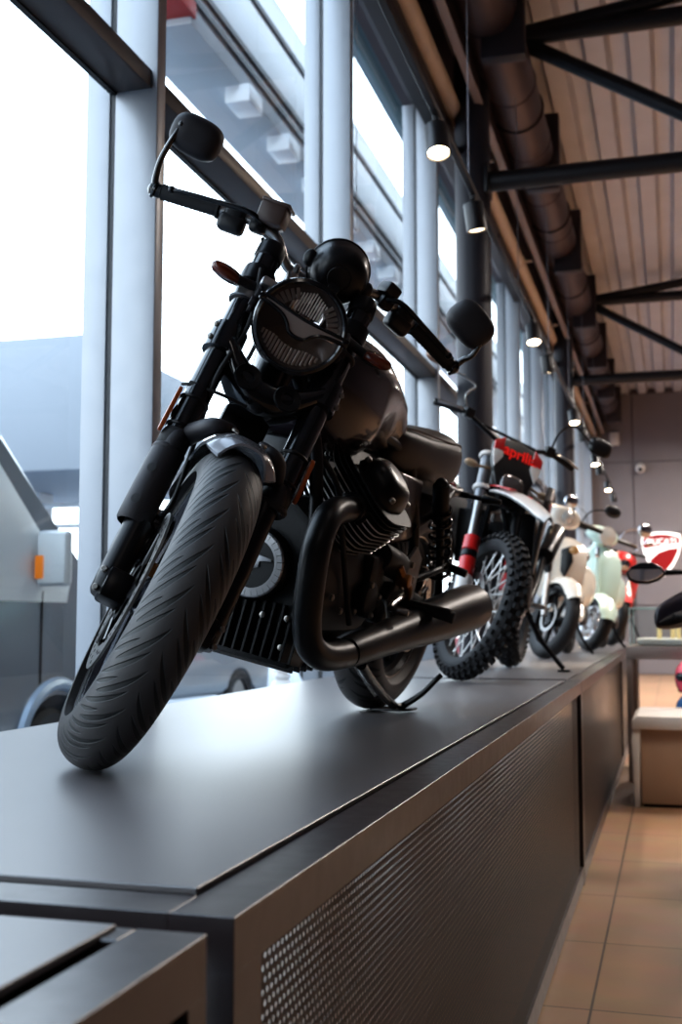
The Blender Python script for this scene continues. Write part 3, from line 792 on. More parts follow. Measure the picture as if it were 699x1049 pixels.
mb = MB(); mb.rings([lo2, up2], closed=False); fp('daylight_lens', mb, mat('smoked_lens', '#928a87', .15, .3, coat=.6), hl, label='smoky winged daylight lens')
mb = MB(); mb.lathe([(.0865, .004), (.07, .0085), (.04, .012), (0, .0135)], HC, HD, 48, cap=False); fp('lens', mb, glass('headlight_glass', '#efecea', 1, .97), hl)
for s in (-1, 1):   # headlight ears and turn signals
    mb = MB(); mb.prism([(-.045, -.05), (.045, -.02), (.055, .025), (.01, .045), (-.05, .05), (-.06, 0)], hp(s*.104, .0, -.075), HD, HU, .008, bev=.002); mb.cyl(hp(s*.1, 0, -.03), hp(s*.112, 0, -.03), .011, n=16, bev=.002)
    mb.torus(fk(.66, s*.114), AX, .028, .006, 24, 8)
    fp('headlight_bracket', mb, MC_MATTE)
    mb = MB(); mb.ctube([hp(s*.10, .03, -.07), hp(s*.13, .026, -.06), hp(s*.153, .022, -.05)], [.013, .010, .011], 12); ts = fp('turn_signal', mb, MC_PLAS)
    secs = []
    dirn = V((.12, s, .06)).normalized(); up_ = V((0, 0, 1)); ux = dirn.cross(up_).normalized(); uy = ux.cross(dirn)
    for t, a, b_ in ((0, .008, .010), (.010, .012, .013), (.025, .015, .0155), (.045, .0145, .015), (.058, .009, .010), (.063, .002, .003)):
        secs.append(superell(hp(s*.150, .022, -.05)+dirn*t, ux, uy, a*1.1, b_*.85, 2.2, 20))
    mb = MB(); mb.loft(secs, 4); fp('signal_lens', mb, MC_AMBER, ts, label='amber signal lens')
    mb = MB(); mb.loft([superell(hp(s*.146, .022, -.054)+dirn*t, ux, uy, a*1.1, b_*.9, 2.2, 20) for t, a, b_ in ((0, .010, .012), (.015, .0155, .0165), (.037, .016, .0175), (.058, .0115, .013), (.066, .004, .005))], 4); mb.xf(Matrix.Translation((-.009, 0, 0))); fp('signal_shell', mb, MC_PLAS, ts)

# --- instrument pod
PC = V((1.07, .035, 1.068)); PD = V((.86, 0, -.28)).normalized()
mb = MB(); mb.lathe([(0, .050), (.024, .049), (.026, .045), (.030, .045), (.045, .040), (.058, .026), (.064, .008), (.066, -.02), (.068, -.028), (.068, -.038), (.06, -.04), (0, -.038)], PC, PD, 48); pod = fp('instrument_pod', mb, mat('satin_black_shell', '#161416', .3, .3))
mb = MB(); mb.torus(PC-PD*.034, PD, .0675, .004, 48, 10); fp('pod_bezel', mb, MC_BLK, pod)
mb = MB(); mb.lathe([(0, -.0402), (.058, -.0405)], PC, PD, 40); fp('dial_face', mb, mat('dial_black', '#0c0c10', .2), pod)
for s in (-1, 1):
    mb = MB(); mb.loft([superell(PC+V((-.01, s*(.062+t), .0+.12*t)), (1, 0, 0), (0, 0, 1), a, a*1.5, 2.4, 16) for t, a in ((0, .012), (.010, .013), (.018, .009), (.022, .002))], 4); fp('pod_button', mb, MC_PLAS, pod)
mb = MB(); mb.ctube([PC+PD*.05+V((0, 0, -.02)), PC+V((.02, 0, -.06)), fk(.722, .02, -.01)], .013, 12); fp('pod_bracket', mb, MC_BLK)

# --- handlebar
HBc = V((1.01, 0, 1.025))
for s in (-1, 1):
    mb = MB(); mb.tube([fk(.722, s*.045, -.03), HBc+V((0, s*.045, .0))], [.018, .016], 16); mb.torus(HBc+V((0, s*.045, .006)), (0, 1, 0), .014, .008, 20, 8); fp('handlebar_riser', mb, MC_STEEL)
mb = MB(); pts = [(1.01, -.385, 0)]
path = [V((.925, -.375, 1.046)), V((.945, -.32, 1.056)), V((.975, -.245, 1.071)), V((1.0, -.17, 1.082)), V((1.01, -.115, 1.076)), V((1.012, -.075, 1.04)), V((1.01, -.045, 1.03)), V((1.01, .045, 1.03)), V((1.012, .075, 1.04)), V((1.01, .115, 1.076)), V((1.0, .17, 1.082)), V((.975, .245, 1.071)), V((.945, .32, 1.056)), V((.925, .375, 1.046))]
HB = catmull(path, 6); mb.tube(HB, .011, 16); bar = fp('handlebar', mb, MC_STEEL)
for s in (-1, 1):
    p = path if s < 0 else [V((q.x, -q.y, q.z)) for q in path]
    p = [V((q.x, s*abs(q.y), q.z)) for q in path[:7]]
    d = (p[0]-p[1]).normalized()
    g0, g1 = p[0], p[2]
    gd = (g1-g0)
    L = gd.length; pr = []
    for k in range(25):
        h = L*.92*k/24; pr.append((.0165+.0012*math.sin(k*PI)+(.0014 if k % 2 else 0), h))
    mb = MB(); mb.lathe([(.0, -.004), (.014, -.004), (.0185, .0)]+pr+[(.021, L*.93), (.021, L*.97), (.012, L*.98)], g0, gd, 24); fp('grip', mb, MC_RUB, bar)
    # bar-end and mirror
    mb = MB(); mb.lathe([(0, -.03), (.012, -.03), (.0155, -.026), (.0155, .002), (.0, .002)], g0, gd, 20); fp('bar_end_weight', mb, MC_BLK, bar)
    # switch housing
    c = lerp(p[2], p[3], .42); rr = frame(p[3]-p[2]); rot = Matrix((V(p[3]-p[2]).normalized(), V((0, 0, 1)).cross((p[3]-p[2])).normalized(), (p[3]-p[2]).normalized().cross(V((0, 0, 1)).cross(p[3]-p[2]).normalized()))).transposed()
    mb = MB(); mb.box(c+V((.004, 0, -.006)), (.048, .042, .05), rot=rot, bev=.011, seg=3); mb.box(c+V((.008, 0, -.022)), (.06, .04, .04), rot=rot, bev=.012, seg=3); mb.box(c+V((-.012, 0, .012)), (.034, .03, .026), rot=rot, bev=.007); sh = fp('switch_housing', mb, MC_PLAS, bar)
    for q in (-.012, .004):
        mb = MB(); mb.cyl(c+rot @ V((q, .018, .008)), c+rot @ V((q, .026, .008)), .006, n=12, bev=.001); fp('switch_button', mb, MC_RUB, bar)
    # lever perch + reservoir
    c2 = lerp(p[3], p[4], .15)
    mb = MB(); mb.box(c2+V((.012, 0, -.004)), (.036, .034, .034), rot=rot, bev=.008); mb.torus(c2, p[3]-p[2], .014, .006, 20, 8); fp('lever_perch', mb, MC_BLK, bar)
    if s < 0:
        mb = MB(); mb.box(c2+V((.032, .018, .028)), (.060, .066, .046), rot=rot, bev=.008); mb.box(c2+V((.032, .018, .052)), (.064, .070, .008), rot=rot, bev=.003); fp('brake_fluid_reservoir', mb, mat('reservoir_plastic', '#4a3b36', .4), bar, label='square brake fluid reservoir')
    else:
        mb = MB(); mb.box(c2+V((.02, -.005, .022)), (.04, .05, .03), rot=rot, bev=.008); fp('clutch_switch', mb, MC_PLAS, bar)
    mb = MB(); mb.ctube([c2+V((.03, 0, .0)), c2+V((.055, s*.03, .005)), lerp(p[1], p[2], .7)+V((.058, 0, .006)), lerp(p[0], p[1], .7)+V((.05, 0, .006)), p[0]+V((.046, s*-.02, .008))], [.0075, .0085, .0075, .0065, .006], 10, flat=.7); mb.ball(p[0]+V((.046, s*-.016, .008)), .0085); fp('brake_lever' if s < 0 else 'clutch_lever', mb, MC_BLK, bar)
    # mirror
    m0 = g0-gd.normalized()*.02
    mb = MB(); mb.ball(m0, .016); mb.torus(m0, (0, 1, 0), .014, .006, 20, 8)
    mc = V((.925, s*.370, 1.187)) if s < 0 else V((.93, .378, 1.150))
    tip = mc+V((.018, s*(.038), -.012 if s > 0 else .004))
    mb.ctube([m0, m0+V((.008, s*.012, .028)), lerp(m0, tip, .5)+V((.004, s*.012, 0)), tip], [.009, .0075, .0065, .006], 12)
    mb.ball(tip, .009); st = fp('mirror_stalk', mb, MC_GLOSS, bar)
    nrm = V((1, s*.12, -.22)) if s < 0 else V((1, -.12, -.05))
    nrm.normalize(); ux = V((0, 1, 0)); ux = (ux-nrm*ux.dot(nrm)).normalized(); uy = nrm.cross(ux); uy = uy if uy.z > 0 else -uy
    tl = R(3 if s < 0 else -20)
    ux, uy = ux*math.cos(tl)+uy*math.sin(tl), uy*math.cos(tl)-ux*math.sin(tl)
    secs = [superell(mc+nrm*t, ux, uy, .059*k, .044*k, 2.9, 36) for t, k in ((-.020, .96), (-.017, 1.0), (-.004, 1.0), (.012, .94), (.024, .78), (.030, .5), (.031, .1))]
    mb = MB(); mb.loft(secs, 3); mh = fp('mirror_housing', mb, MC_MATTE, bar)
    mb = MB(); mb.rings([superell(mc-nrm*.0205, ux, uy, .054, .0395, 2.9, 36), superell(mc-nrm*.0208, ux, uy, .01, .006, 2.9, 36)]); fp('mirror_glass', mb, MC_CHR, bar)
# cables from the bars to the frame
for pts, r_ in (([(1.0, -.14, 1.06), (1.05, -.10, 1.0), (1.07, -.06, .92), (1.10, -.05, .80), (1.02, -.08, .74)], .0045), ([(1.0, .14, 1.06), (1.05, .10, 1.0), (1.07, .06, .9), (1.1, .05, .8), (1.0, .08, .72)], .0045)):
    mb = MB(); mb.ctube(pts, r_, 8); fp('control_cable', mb, MC_RUB)
mb = MB(); mb.ctube([fk(.44, -.02, .02), fk(.43, -.08, .03), fk(.428, -.135, .01), fk(.43, -.15, -.01)], .0035, 8); mb.cyl(fk(.429, -.12, .02), fk(.428, -.14, .01), .007, n=12, bev=.002); fp('sensor_cable', mb, MC_RUB)
# --- frame (fixed part of the roadster)
mb = MB(); HS = V((1.085, 0, .86))
mb.cyl(HS+AX*.07, HS-AX*.12, .034, n=24, bev=.005)
for s in (-1, 1):
    mb.ctube([HS+V((-.01, s*.02, -.02)), (1.02, s*.07, .72), (.99, s*.10, .58), (.96, s*.115, .40), (.90, s*.12, .26), (.7, s*.12, .215), (.45, s*.13, .25), (.30, s*.14, .40)], .0155, 14)
    mb.ctube([HS+V((0, s*.02, .03)), (.9, s*.06, .80), (.6, s*.09, .76), (.3, s*.11, .71), (-.02, s*.10, .69), (-.22, s*.07, .70)], .015, 14)
    mb.ctube([(.30, s*.14, .40), (.34, s*.13, .55), (.42, s*.11, .70), (.46, s*.1, .75)], .015, 14)
    mb.ctube([(.36, s*.13, .56), (.15, s*.125, .62), (.0, s*.11, .685)], .011, 12)
bp('frame', mb, MC_BLK)
# --- tank
secs = []
for x, zc, hw, up, dn, e in ((1.055, .845, .03, .05, .05, 2.2), (1.045, .845, .075, .078, .085, 2.4), (1.00, .835, .118, .108, .135, 2.6), (.92, .825, .146, .135, .155, 2.7), (.82, .82, .155, .142, .145, 2.7), (.72, .815, .146, .13, .115, 2.6), (.62, .805, .13, .118, .10, 2.5), (.54, .795, .118, .095, .085, 2.4), (.50, .785, .10, .06, .06, 2.3), (.49, .783, .03, .02, .02, 2.2)):
    secs.append(superell((x, 0, zc), (0, 1, 0), (0, 0, 1), hw, up, e, 44, dn))
mb = MB(); mb.loft(secs, 6)
def knee(c):     # knee recess towards the rear and the sculpted lower edge
    x, y, z = c
    if abs(y) > .06 and x < .86:
        k = max(0, 1-((x-.66)/.17)**2)*max(0, 1-((z-.77)/.075)**2); y -= math.copysign(.022*k, y)
    return (x, y, z)
mb.bend(knee); tank = bp('fuel_tank', mb, MC_TANK, label='glossy dark grey fuel tank', ang=60)
mb = MB(); mb.lathe([(0, .016), (.03, .016), (.036, .012), (.038, .0), (.038, -.012)], (.80, 0, .957), (.1, 0, 1), 32); bp('filler_cap', mb, MC_STEEL, tank)
# --- seat
secs = []
for x, zc, hw, up, dn in ((.555, .765, .06, .03, .05), (.54, .765, .105, .045, .08), (.46, .76, .128, .058, .092), (.32, .76, .138, .066, .095), (.18, .764, .14, .078, .095), (.07, .768, .134, .082, .09), (-.01, .768, .116, .072, .08), (-.065, .762, .084, .044, .05), (-.085, .76, .03, .015, .02)):
    secs.append(superell((x, 0, zc), (0, 1, 0), (0, 0, 1), hw, up, 2.8, 40, dn))
mb = MB(); mb.loft(secs, 6); seat = bp('seat', mb, MC_SEAT, label='dark brown stitched leather seat', ang=60)
for s in (-1, 1):
    mb = MB(); mb.ctube([(.53, s*.100, .800), (.44, s*.116, .806), (.32, s*.127, .808), (.18, s*.129, .812), (.07, s*.122, .820), (-.01, s*.104, .812), (-.055, s*.066, .798), (-.075, 0, .785)], .0028, 8); bp('seam_piping', mb, mat('seam_thread', '#453530', .6), seat)
mb = MB(); mb.rings([superell((.30, 0, z), (1, 0, 0), (0, 1, 0), a, b_, 3, 32) for z, a, b_ in ((.66, .34, .09), (.675, .35, .11), (.69, .35, .12))]); mb.xf(Matrix.Translation((-.04, 0, 0))); bp('seat_base', mb, MC_PLAS, seat)
# --- engine
eng_c = mat('engine_black_casting', '#100f11', .5, .3, 25, .15, .2, 160)
mb = MB()
mb.loft([[V((x, y, z)) for y, z in poly] for x, poly in (
    (.955, [(-.10, .30), (-.11, .40), (-.085, .50), (-.03, .54), (.03, .54), (.085, .50), (.11, .40), (.10, .30), (.05, .25), (-.05, .25)]),
    (.94, [(-.115, .28), (-.128, .40), (-.10, .52), (-.04, .565), (.04, .565), (.10, .52), (.128, .40), (.115, .28), (.06, .235), (-.06, .235)]),
    (.80, [(-.12, .28), (-.135, .40), (-.11, .52), (-.05, .58), (.05, .58), (.11, .52), (.135, .40), (.12, .28), (.06, .235), (-.06, .235)]),
    (.60, [(-.12, .28), (-.135, .40), (-.11, .52), (-.05, .58), (.05, .58), (.11, .52), (.135, .40), (.12, .28), (.06, .235), (-.06, .235)]),
    (.45, [(-.09, .30), (-.11, .38), (-.10, .46), (-.05, .52), (.05, .52), (.10, .46), (.11, .38), (.09, .30), (.05, .27), (-.05, .27)]),
    (.22, [(-.05, .32), (-.065, .36), (-.06, .41), (-.03, .44), (.03, .44), (.06, .41), (.065, .36), (.05, .32), (.03, .30), (-.03, .30)]))], 3)
eng = bp('crankcase', mb, eng_c)
mb = MB()
for k in range(11):
    y = -.115+.0235*k; mb.box((.945, y, .262), (.06, .007, .125), rot=Matrix.Rotation(R(-8), 3, 'Y'), bev=.0015, seg=1)
mb.box((.76, 0, .215), (.36, .20, .06), bev=.012)
for k in range(9): mb.box((.60+.04*k, 0, .2), (.006, .215, .045), bev=.001, seg=1)
bp('finned_sump', mb, eng_c, eng)
for y, z in ((-.06, .30), (.03, .295), (.09, .30), (.12, .345), (.09, .235), (-.08, .235)):
    mb = MB(); mb.lathe([(0, 0), (.007, 0), (.007, .006), (.004, .008), (0, .008)], (.972, y, z), (1, 0, 0), 12); bp('cover_bolt', mb, MC_BOLT, eng)
# alternator cover with emblem
AC = V((.958, -.016, .402))
mb = MB(); mb.lathe([(0, .0), (.085, 0), (.084, .018), (.078, .026), (.06, .028), (0, .028)], AC, (1, 0, 0), 48); al = bp('alternator_cover', mb, MC_BLK, eng)
mb = MB()
for k in range(28):
    a0 = 2*PI*k/28; mb.lathe([(.058, .026), (.077, .026), (.077, .031), (.074, .034), (.058, .034)], AC, (1, 0, 0), 3, loop=True, a0=a0, a1=a0+2*PI/28*.93)
mb.lathe([(.056, .024), (.062, .024), (.062, .0345), (.056, .0345)], AC, (1, 0, 0), 56, loop=True)
bp('cover_ring', mb, mat('cover_ring_aluminium', '#b4b3b5', .35, .8), eng, label='silver notched cover ring')
mb = MB(); mb.lathe([(0, .03), (.055, .03), (.055, .028)], AC, (1, 0, 0), 40); bp('emblem_field', mb, M_DARK, eng)
for s in (1,):   # wing emblem: slanted broad shape with a tail
    mb = MB(); mb.prism([(-.045, -.004), (-.03, .012), (.0, .018), (.045, .013), (.047, .007), (.016, .004), (.018, -.010), (.004, -.016), (-.012, -.018), (-.02, -.004)], AC+V((.031, 0, .004)), (0, 1, 0), (0, 0, 1), .005, bev=.001); bp('wing_emblem', mb, mat('emblem_silver', '#c6c6ca', .3, .7), eng, label='silver wing emblem')
# cylinders
for s in (-1, 1):
    D = V((0, s*.72, .69)).normalized(); T = V((0, s*.69, -.72)).normalized(); X = V((1, 0, 0)); C0 = V((.765 if s > 0 else .735, s*.045, .52))
    rot = Matrix((X, T, D)).transposed() if X.cross(T).dot(D) > 0 else Matrix((X, -T, D)).transposed()
    mb = MB(); mb.cyl(C0-D*.02, C0+D*.15, .066, n=28); cyl = bp('cylinder', mb, eng_c, eng)
    mb = MB(); ed = MB()
    for k in range(9):
        t = .018+.0128*k; w = (.107 if k > 1 else .095)
        mb.prism(rrect(2*w, 2*w, .05), C0+D*t, X, T if s > 0 else -T, .0045)
        ed.prism(rrect(2*w+.003, 2*w+.003, .0515), C0+D*t, X, T if s > 0 else -T, .0030)
    bp('cooling_fins', mb, eng_c, eng, label='stack of black cooling fins', kind=None); bp('fin_edges', ed, MC_FINE, eng, label='bright machined fin edges')
    # head with a valve cover
    mb = MB(); mb.loft([[C0+D*t+X*(x*1.0)+T*y*k for x, y in rrect(2*a, 2*a*.98, min(.05, a*.8))] for t, a, k in ((.120, .074, 1), (.135, .076, 1), (.155, .075, 1), (.175, .071, 1), (.195, .062, 1), (.208, .048, 1), (.213, .03, 1))], 3)
    hd = bp('valve_cover', mb, MC_BLK, eng)
    mb = MB(); 
    for k in range(3): mb.prism(rrect(.212, .212, .055), C0+D*(.134+.0125*k), X, T if s > 0 else -T, .0035)
    bp('head_fins', mb, MC_FINE if False else eng_c, eng)
    for x, y in ((.07, .07), (.07, -.07), (-.07, .07), (-.07, -.07)):
        mb = MB(); mb.lathe([(0, 0), (.008, 0), (.008, .008), (.005, .011), (0, .011)], C0+D*.178+X*x*.8+T*y*.8, D, 12); bp('head_bolt', mb, MC_BOLT, eng)
    mb = MB(); p = C0+D*.108+X*.092+T*.032; mb.lathe([(0, 0), (.034, 0), (.034, .02), (.03, .026), (.018, .03)], p, (1, 0, 0), 24); mb.box(p+V((.01, 0, 0)), (.014, .085, .03), rot=rot, bev=.005); bp('exhaust_flange', mb, MC_BLK, eng)
    mb = MB(); q = C0+D*.10+X*.095-T*.06; mb.cyl(q, q+X*.05+D*.012, .012, .009, n=12); mb.cyl(q+X*.05+D*.012, q+X*.075+D*.03, .0085, n=12); bp('spark_plug_cap', mb, MC_STEEL, eng)
    # throttle body behind the cylinder
    mb = MB(); mb.ctube([C0+D*.14+V((-.095, 0, 0)), C0+D*.17+V((-.15, -s*.03, .015)), C0+D*.16+V((-.22, -s*.07, .03))], [.028, .03, .034], 18); mb.torus(C0+D*.17+V((-.13, -s*.02, .01)), (1, 0, 0), .032, .005, 24, 8); bp('throttle_body', mb, MC_STEEL if s > 0 else MC_BLK, eng)
# exhaust header loops and muffler cones
for s in (-1, 1):
    C0 = V((.765 if s > 0 else .735, s*.045, .52)); D = V((0, s*.72, .69)).normalized(); T = V((0, s*.69, -.72)).normalized()
    p0 = C0+D*.108+V((.10, 0, 0))+T*.032; o = 0 if s > 0 else -.09
    path = [p0, V((.93, s*.152, .562)), V((1.0+o, s*.158, .556)), V((1.062+o, s*.166, .534)), V((1.098+o, s*.172, .48)), V((1.106+o, s*.178, .41)), V((1.096+o, s*.184, .325)), V((1.068+o, s*.19, .272)), V((1.01+o, s*.197, .246)), V((.93, s*.202, .243)), V((.80, s*.206, .252))]
    mb = MB(); mb.tube(catmull(path, 8), [.026, .029, .030, .031, .031, .031, .031, .031, .031, .032, .033], 24); ex = bp('exhaust_header', mb, MC_EXH)
    mb = MB(); mb.torus(p0+V((.012, 0, 0)), (1, 0, 0), .028, .007, 28, 8); bp('header_clamp', mb, MC_BLK, ex)
    a, b_ = V((.86, s*.205, .250)), V((-.03, s*.235, .366)); d = (b_-a).normalized(); L = (b_-a).length
    mb = MB(); mb.lathe([(.0, -.01), (.034, -.01), (.037, .02), (.040, .15), (.046, .32), (.058, .52), (.066, .75), (.0675, L-.01), (.066, L), (.060, L), (.057, L-.02), (.0, L-.06)], a, d, 40); mu = bp('muffler', mb, MC_EXH)
    mb = MB(); mb.torus(a+d*(L-.003), d, .063, .004, 40, 8); bp('muffler_rim', mb, MC_BLK, mu)
    # footpeg, hanger plate, pedal
    mb = MB(); mb.prism([(-.10, -.06), (.05, -.07), (.10, -.02), (.05, .05), (-.05, .13), (-.11, .10)], (.42, s*.155, .38), (1, 0, 0), (0, 0, 1), .012, bev=.003); fpg = bp('footpeg_plate', mb, mat('cast_aluminium', '#7b736c', .4, .8, 20, .15))
    mb = MB(); mb.cyl((.44, s*.16, .362), (.43, s*.315, .352), .012, .015, n=16, bev=.003); mb.box((.435, s*.25, .367), (.03, .11, .012), bev=.003); bp('footpeg', mb, MC_RUB, fpg)
    mb = MB(); mb.ctube([(.40, s*.17, .39), (.5, s*.185, .375), (.58, s*.19, .355), (.62, s*.21, .35), (.62, s*.25, .35)], .008, 10); bp('foot_lever', mb, MC_STEEL, fpg)
    for q in ((.40, .46), (.37, .42), (.45, .40)):
        mb = MB(); mb.lathe([(0, 0), (.009, 0), (.009, .007), (0, .009)], (q[0], s*.162, q[1]), (0, s, 0), 12); bp('plate_bolt', mb, MC_BOLT, fpg)
    mb = MB(); mb.ctube([(.52, s*.17, .45), (.50, s*.185, .42), (.47, s*.19, .40), (.45, s*.185, .375)], .011, 10); mb.cyl((.50, s*.165, .42), (.50, s*.20, .42), .018, n=16, bev=.003); bp('linkage', mb, MC_BRASS, fpg, label='warm metal linkage above the footpeg')
    # side cover and starter/gearbox lumps
    mb = MB(); mb.prism([(-.13, -.08), (.06, -.1), (.13, -.02), (.1, .09), (-.1, .085)], (.45, s*.115, .60), (1, 0, 0), (0, 0, 1), .035, bev=.014, seg=3); bp('side_cover', mb, MC_TANK if False else mat('side_cover_grey', '#3b3538', .3, .4, coat=.4), label='grey side cover')
    # shock absorbers
    a, b_ = V((.27, s*.155, .69)), V((.07, s*.16, .375)); d = (b_-a).normalized()
    mb = MB(); mb.cyl(a, b_, .012, n=14); mb.cyl(a+d*.0, a+d*.12, .024, n=20, bev=.004); mb.ball(a, .018); mb.ball(b_, .018); sa = bp('shock_absorber', mb, MC_BLK)
    mb = MB(); mb.tube([a+d*(.07+.235*t/90)+(frame(d)[0]*math.cos(t*.5027)+frame(d)[1]*math.sin(t*.5027))*.030 for t in range(91)], .0052, 8); bp('coil_spring', mb, MC_GLOSS, sa)
    # pillion peg holder
    mb = MB(); mb.ctube([(.30, s*.15, .42), (.2, s*.17, .45), (.1, s*.175, .47)], .010, 10); mb.cyl((.1, s*.175, .47), (.1, s*.235, .46), .012, n=14, bev=.003); bp('pillion_peg', mb, MC_BLK)
# electrics and starter bulk on the visible left flank
mb = MB(); mb.cyl((.60, .135, .47), (.44, .135, .45), .038, n=24, bev=.008); mb.box((.62, .13, .41), (.10, .05, .12), bev=.015); mb.cyl((.66, .14, .36), (.66, .165, .36), .045, n=28, bev=.006); mb.cyl((.56, .13, .33), (.56, .16, .33), .03, n=24, bev=.005); bp('gearbox_cover', mb, eng_c)
for y in (.142, .147):
    pass
for p in ((.70, .168, .40), (.66, .168, .325), (.61, .162, .37), (.72, .145, .33), (.80, .14, .33), (.86, .135, .36)):
    mb = MB(); mb.lathe([(0, 0), (.008, 0), (.008, .006), (.005, .008), (0, .008)], p, (0, 1, 0), 12); bp('cover_screw', mb, MC_BOLT)
mb = MB(); mb.ctube([(1.0, .05, .7), (.95, .12, .62), (.9, .14, .52), (.83, .145, .42), (.74, .15, .30)], .007, 8); mb.ctube([(1.0, -.05, .7), (.95, -.12, .62), (.9, -.14, .52), (.83, -.145, .42)], .007, 8); bp('oil_hose', mb, MC_RUB)
mb = MB(); mb.box((1.0, .0, .64), (.07, .13, .10), bev=.015); mb.box((1.02, 0, .60), (.03, .16, .07), bev=.01); bp('electrics_box', mb, MC_PLAS)
mb = MB(); mb.box((.62, 0, .64), (.30, .16, .16), bev=.03); bp('airbox', mb, MC_PLAS)
# swingarm, final drive, rear wheel
RA = V((0, 0, .321))
M_TR2 = tread_mat('rear_tyre_tread', 22, 1.3)
tyre_mesh('rear_tire', RA, .323, .074, .218, M_TR2, bike, None, 140, 28)
rim, lip = wheel_alloy(RA, .218, .105, 6, None, bike, 'rear_rim', MC_BLK); obj('machined_lip', lip, MC_STEEL, rim)
brake_disc(RA+V((0, .078, 0)), .13, .09, .005, None, bike, 32)
mb = MB()
for s in (-1, 1): mb.ctube([(.38, s*.10, .37), (.30, s*.125, .365), (.10, s*.13, .335), (-.02, s*.125, .321)], [.03, .03, .024, .026], 16)
mb.cyl((0, -.15, .321), (0, .15, .321), .012, n=14, bev=.002); mb.cyl((.38, -.12, .37), (.38, .12, .37), .032, n=20); mb.cyl((0, -.06, .321), (0, -.15, .321), .065, .05, n=28, bev=.01)
bp('swingarm', mb, MC_BLK)
mb = MB(); mb.box((.10, .098, .415), (.075, .04, .05), rot=Matrix.Rotation(R(30), 3, 'Y'), bev=.01); bp('rear_caliper', mb, MC_GLOSS)
secs = []
for k in range(17):
    a = lerp(R(40), R(160), k/16); ring = [(t*.085, .36-.05*abs(t)**2.5) for t in (-1, -.8, -.5, -.2, .2, .5, .8, 1)]
    secs.append([RA+V((r*math.cos(a), y, r*math.sin(a))) for y, r in ring]+[RA+V(((r-.004)*math.cos(a), y*.96, (r-.004)*math.sin(a))) for y, r in reversed(ring)])
mb = MB(); mb.rings(secs); bp('rear_fender', mb, MC_MATTE)
mb = MB(); mb.lathe([(0, 0), (.035, 0), (.04, .02), (.03, .035), (0, .038)], (-.27, 0, .70), (-1, 0, .1), 24); tl = bp('tail_light', mb, mat('red_lens', '#7a0d10', .2, coat=.5), label='round red tail light')
mb = MB(); mb.cyl((-.15, 0, .70), (-.27, 0, .70), .022, n=16); mb.cyl((-.16, -.12, .69), (-.16, .12, .69), .01, n=12); bp('tail_bracket', mb, MC_BLK)
for s in (-1, 1):
    mb = MB(); mb.cyl((-.16, s*.1, .69), (-.16, s*.17, .69), .008, n=10); mb.cyl((-.16, s*.165, .69), (-.16, s*.225, .69), .016, .009, n=14, bev=.004); bp('rear_turn_signal', mb, MC_PLAS)

# side stand with its foot plate and tang
mb = MB(); mb.ctube([(.44, .10, .175), (.36, .105, .135), (.22, .112, .078), (.115, .118, .042)], [.015, .014, .012, .012], 12); st = bp('side_stand', mb, MC_GLOSS)
mb = MB(); mb.ctube([(.115, .12, .042), (.085, .135, .050), (.095, .180, .095), (.105, .215, .145), (.103, .228, .165)], [.010, .010, .009, .008, .007], 10); bp('stand_tang', mb, MC_BLK, st)
mb = MB(); mb.tube([V((.47, .07, .20))+(V((.20, .085, .072))-V((.47, .07, .20)))*(t/60)+V((0, math.cos(t*.9)*.008, math.sin(t*.9)*.008)) for t in range(61)], .003, 6); bp('stand_spring', mb, MC_STEEL, st)
mb = MB(); mb.prism(rrect(.10, .13, .03), (.085, .105, .0), (1, 0, 0), (0, math.cos(LEAN), math.sin(LEAN)), .006, bev=.002); mb.xf(Matrix.Translation((0, 0, .0305))); bp('stand_foot_plate', mb, MC_BLK, st)
# ------------------------------------------------------------------ off-road bike
M_KNOB = mat('knobby_rubber', '#232224', .7, 0, 25, .12)
M_RED = mat('race_red', '#c3201f', .35, 0, coat=.4); M_WHT = mat('gloss_white', '#d8d3cf', .35, 0, coat=.4); M_GRY = mat('graphic_grey', '#8d8a8c', .4)
M_BLKP = mat('deep_black_plastic', '#131214', .4, 0, coat=.2)
WB2, TR2, RK2 = 1.43, .105, R(26.5)
MS2, AX2 = steer_matrix(WB2, TR2, RK2, R(37.5)); FX2 = V((math.cos(RK2), 0, math.sin(RK2)))
enduro = empty('motorcycle', (-.885, 6.524, .004), (-R(6.9), .0055, R(-90.3)), label='black, red and white off-road motorcycle with knobby tyres, second on the plinth', cat='motorcycle', group='motorcycles displayed on the plinths')
def ef(nm, mb, m, par=enduro, label=None, ang=35, kind=None): mb.xf(MS2); return obj(nm, mb, m, par, label=label, ang=ang, kind=kind)
def eb(nm, mb, m, par=enduro, label=None, ang=35, kind=None): return obj(nm, mb, m, par, label=label, ang=ang, kind=kind)
A2 = V((WB2, 0, .345))
def fq(s, y, f=0.): return A2+AX2*s+FX2*f+V((0, y, 0))
def knobby(nm, c, Ro, hw, M, root):
    c = V(c); mb = MB(); crown = hw*1.02; cz = Ro-.014-crown
    prof = [(hw*math.sin(R(a)), cz+crown*math.cos(R(a))) for a in range(-88, 89, 16)]
    prof = [(-hw*.7, cz-.035), (-hw*.95, cz-.018)]+prof+[(hw*.95, cz-.018), (hw*.7, cz-.035)]
    mb.lathe([(r, y) for y, r in prof], c, (0, 1, 0), 72, loop=True)
    n = 44
    for i in range(n):
        for j, a in enumerate((-62, -31, 0, 31, 62)):
            t = 2*PI*(i+(.5 if j % 2 else 0))/n
            e = V((math.cos(t), 0, math.sin(t))); d = (e*math.cos(R(a))+V((0, math.sin(R(a)), 0))).normalized()
            p = c+e*(cz)+d*(crown+.004); tt = V((-math.sin(t), 0, math.cos(t))); s_ = d.cross(tt)
            rot = Matrix((tt, s_, d)).transposed()
            mb.box(p, (.022, .017 if a else .024, .022), rot=rot)
    if M is not None: mb.xf(M)
    return obj(nm, mb, M_KNOB, root)
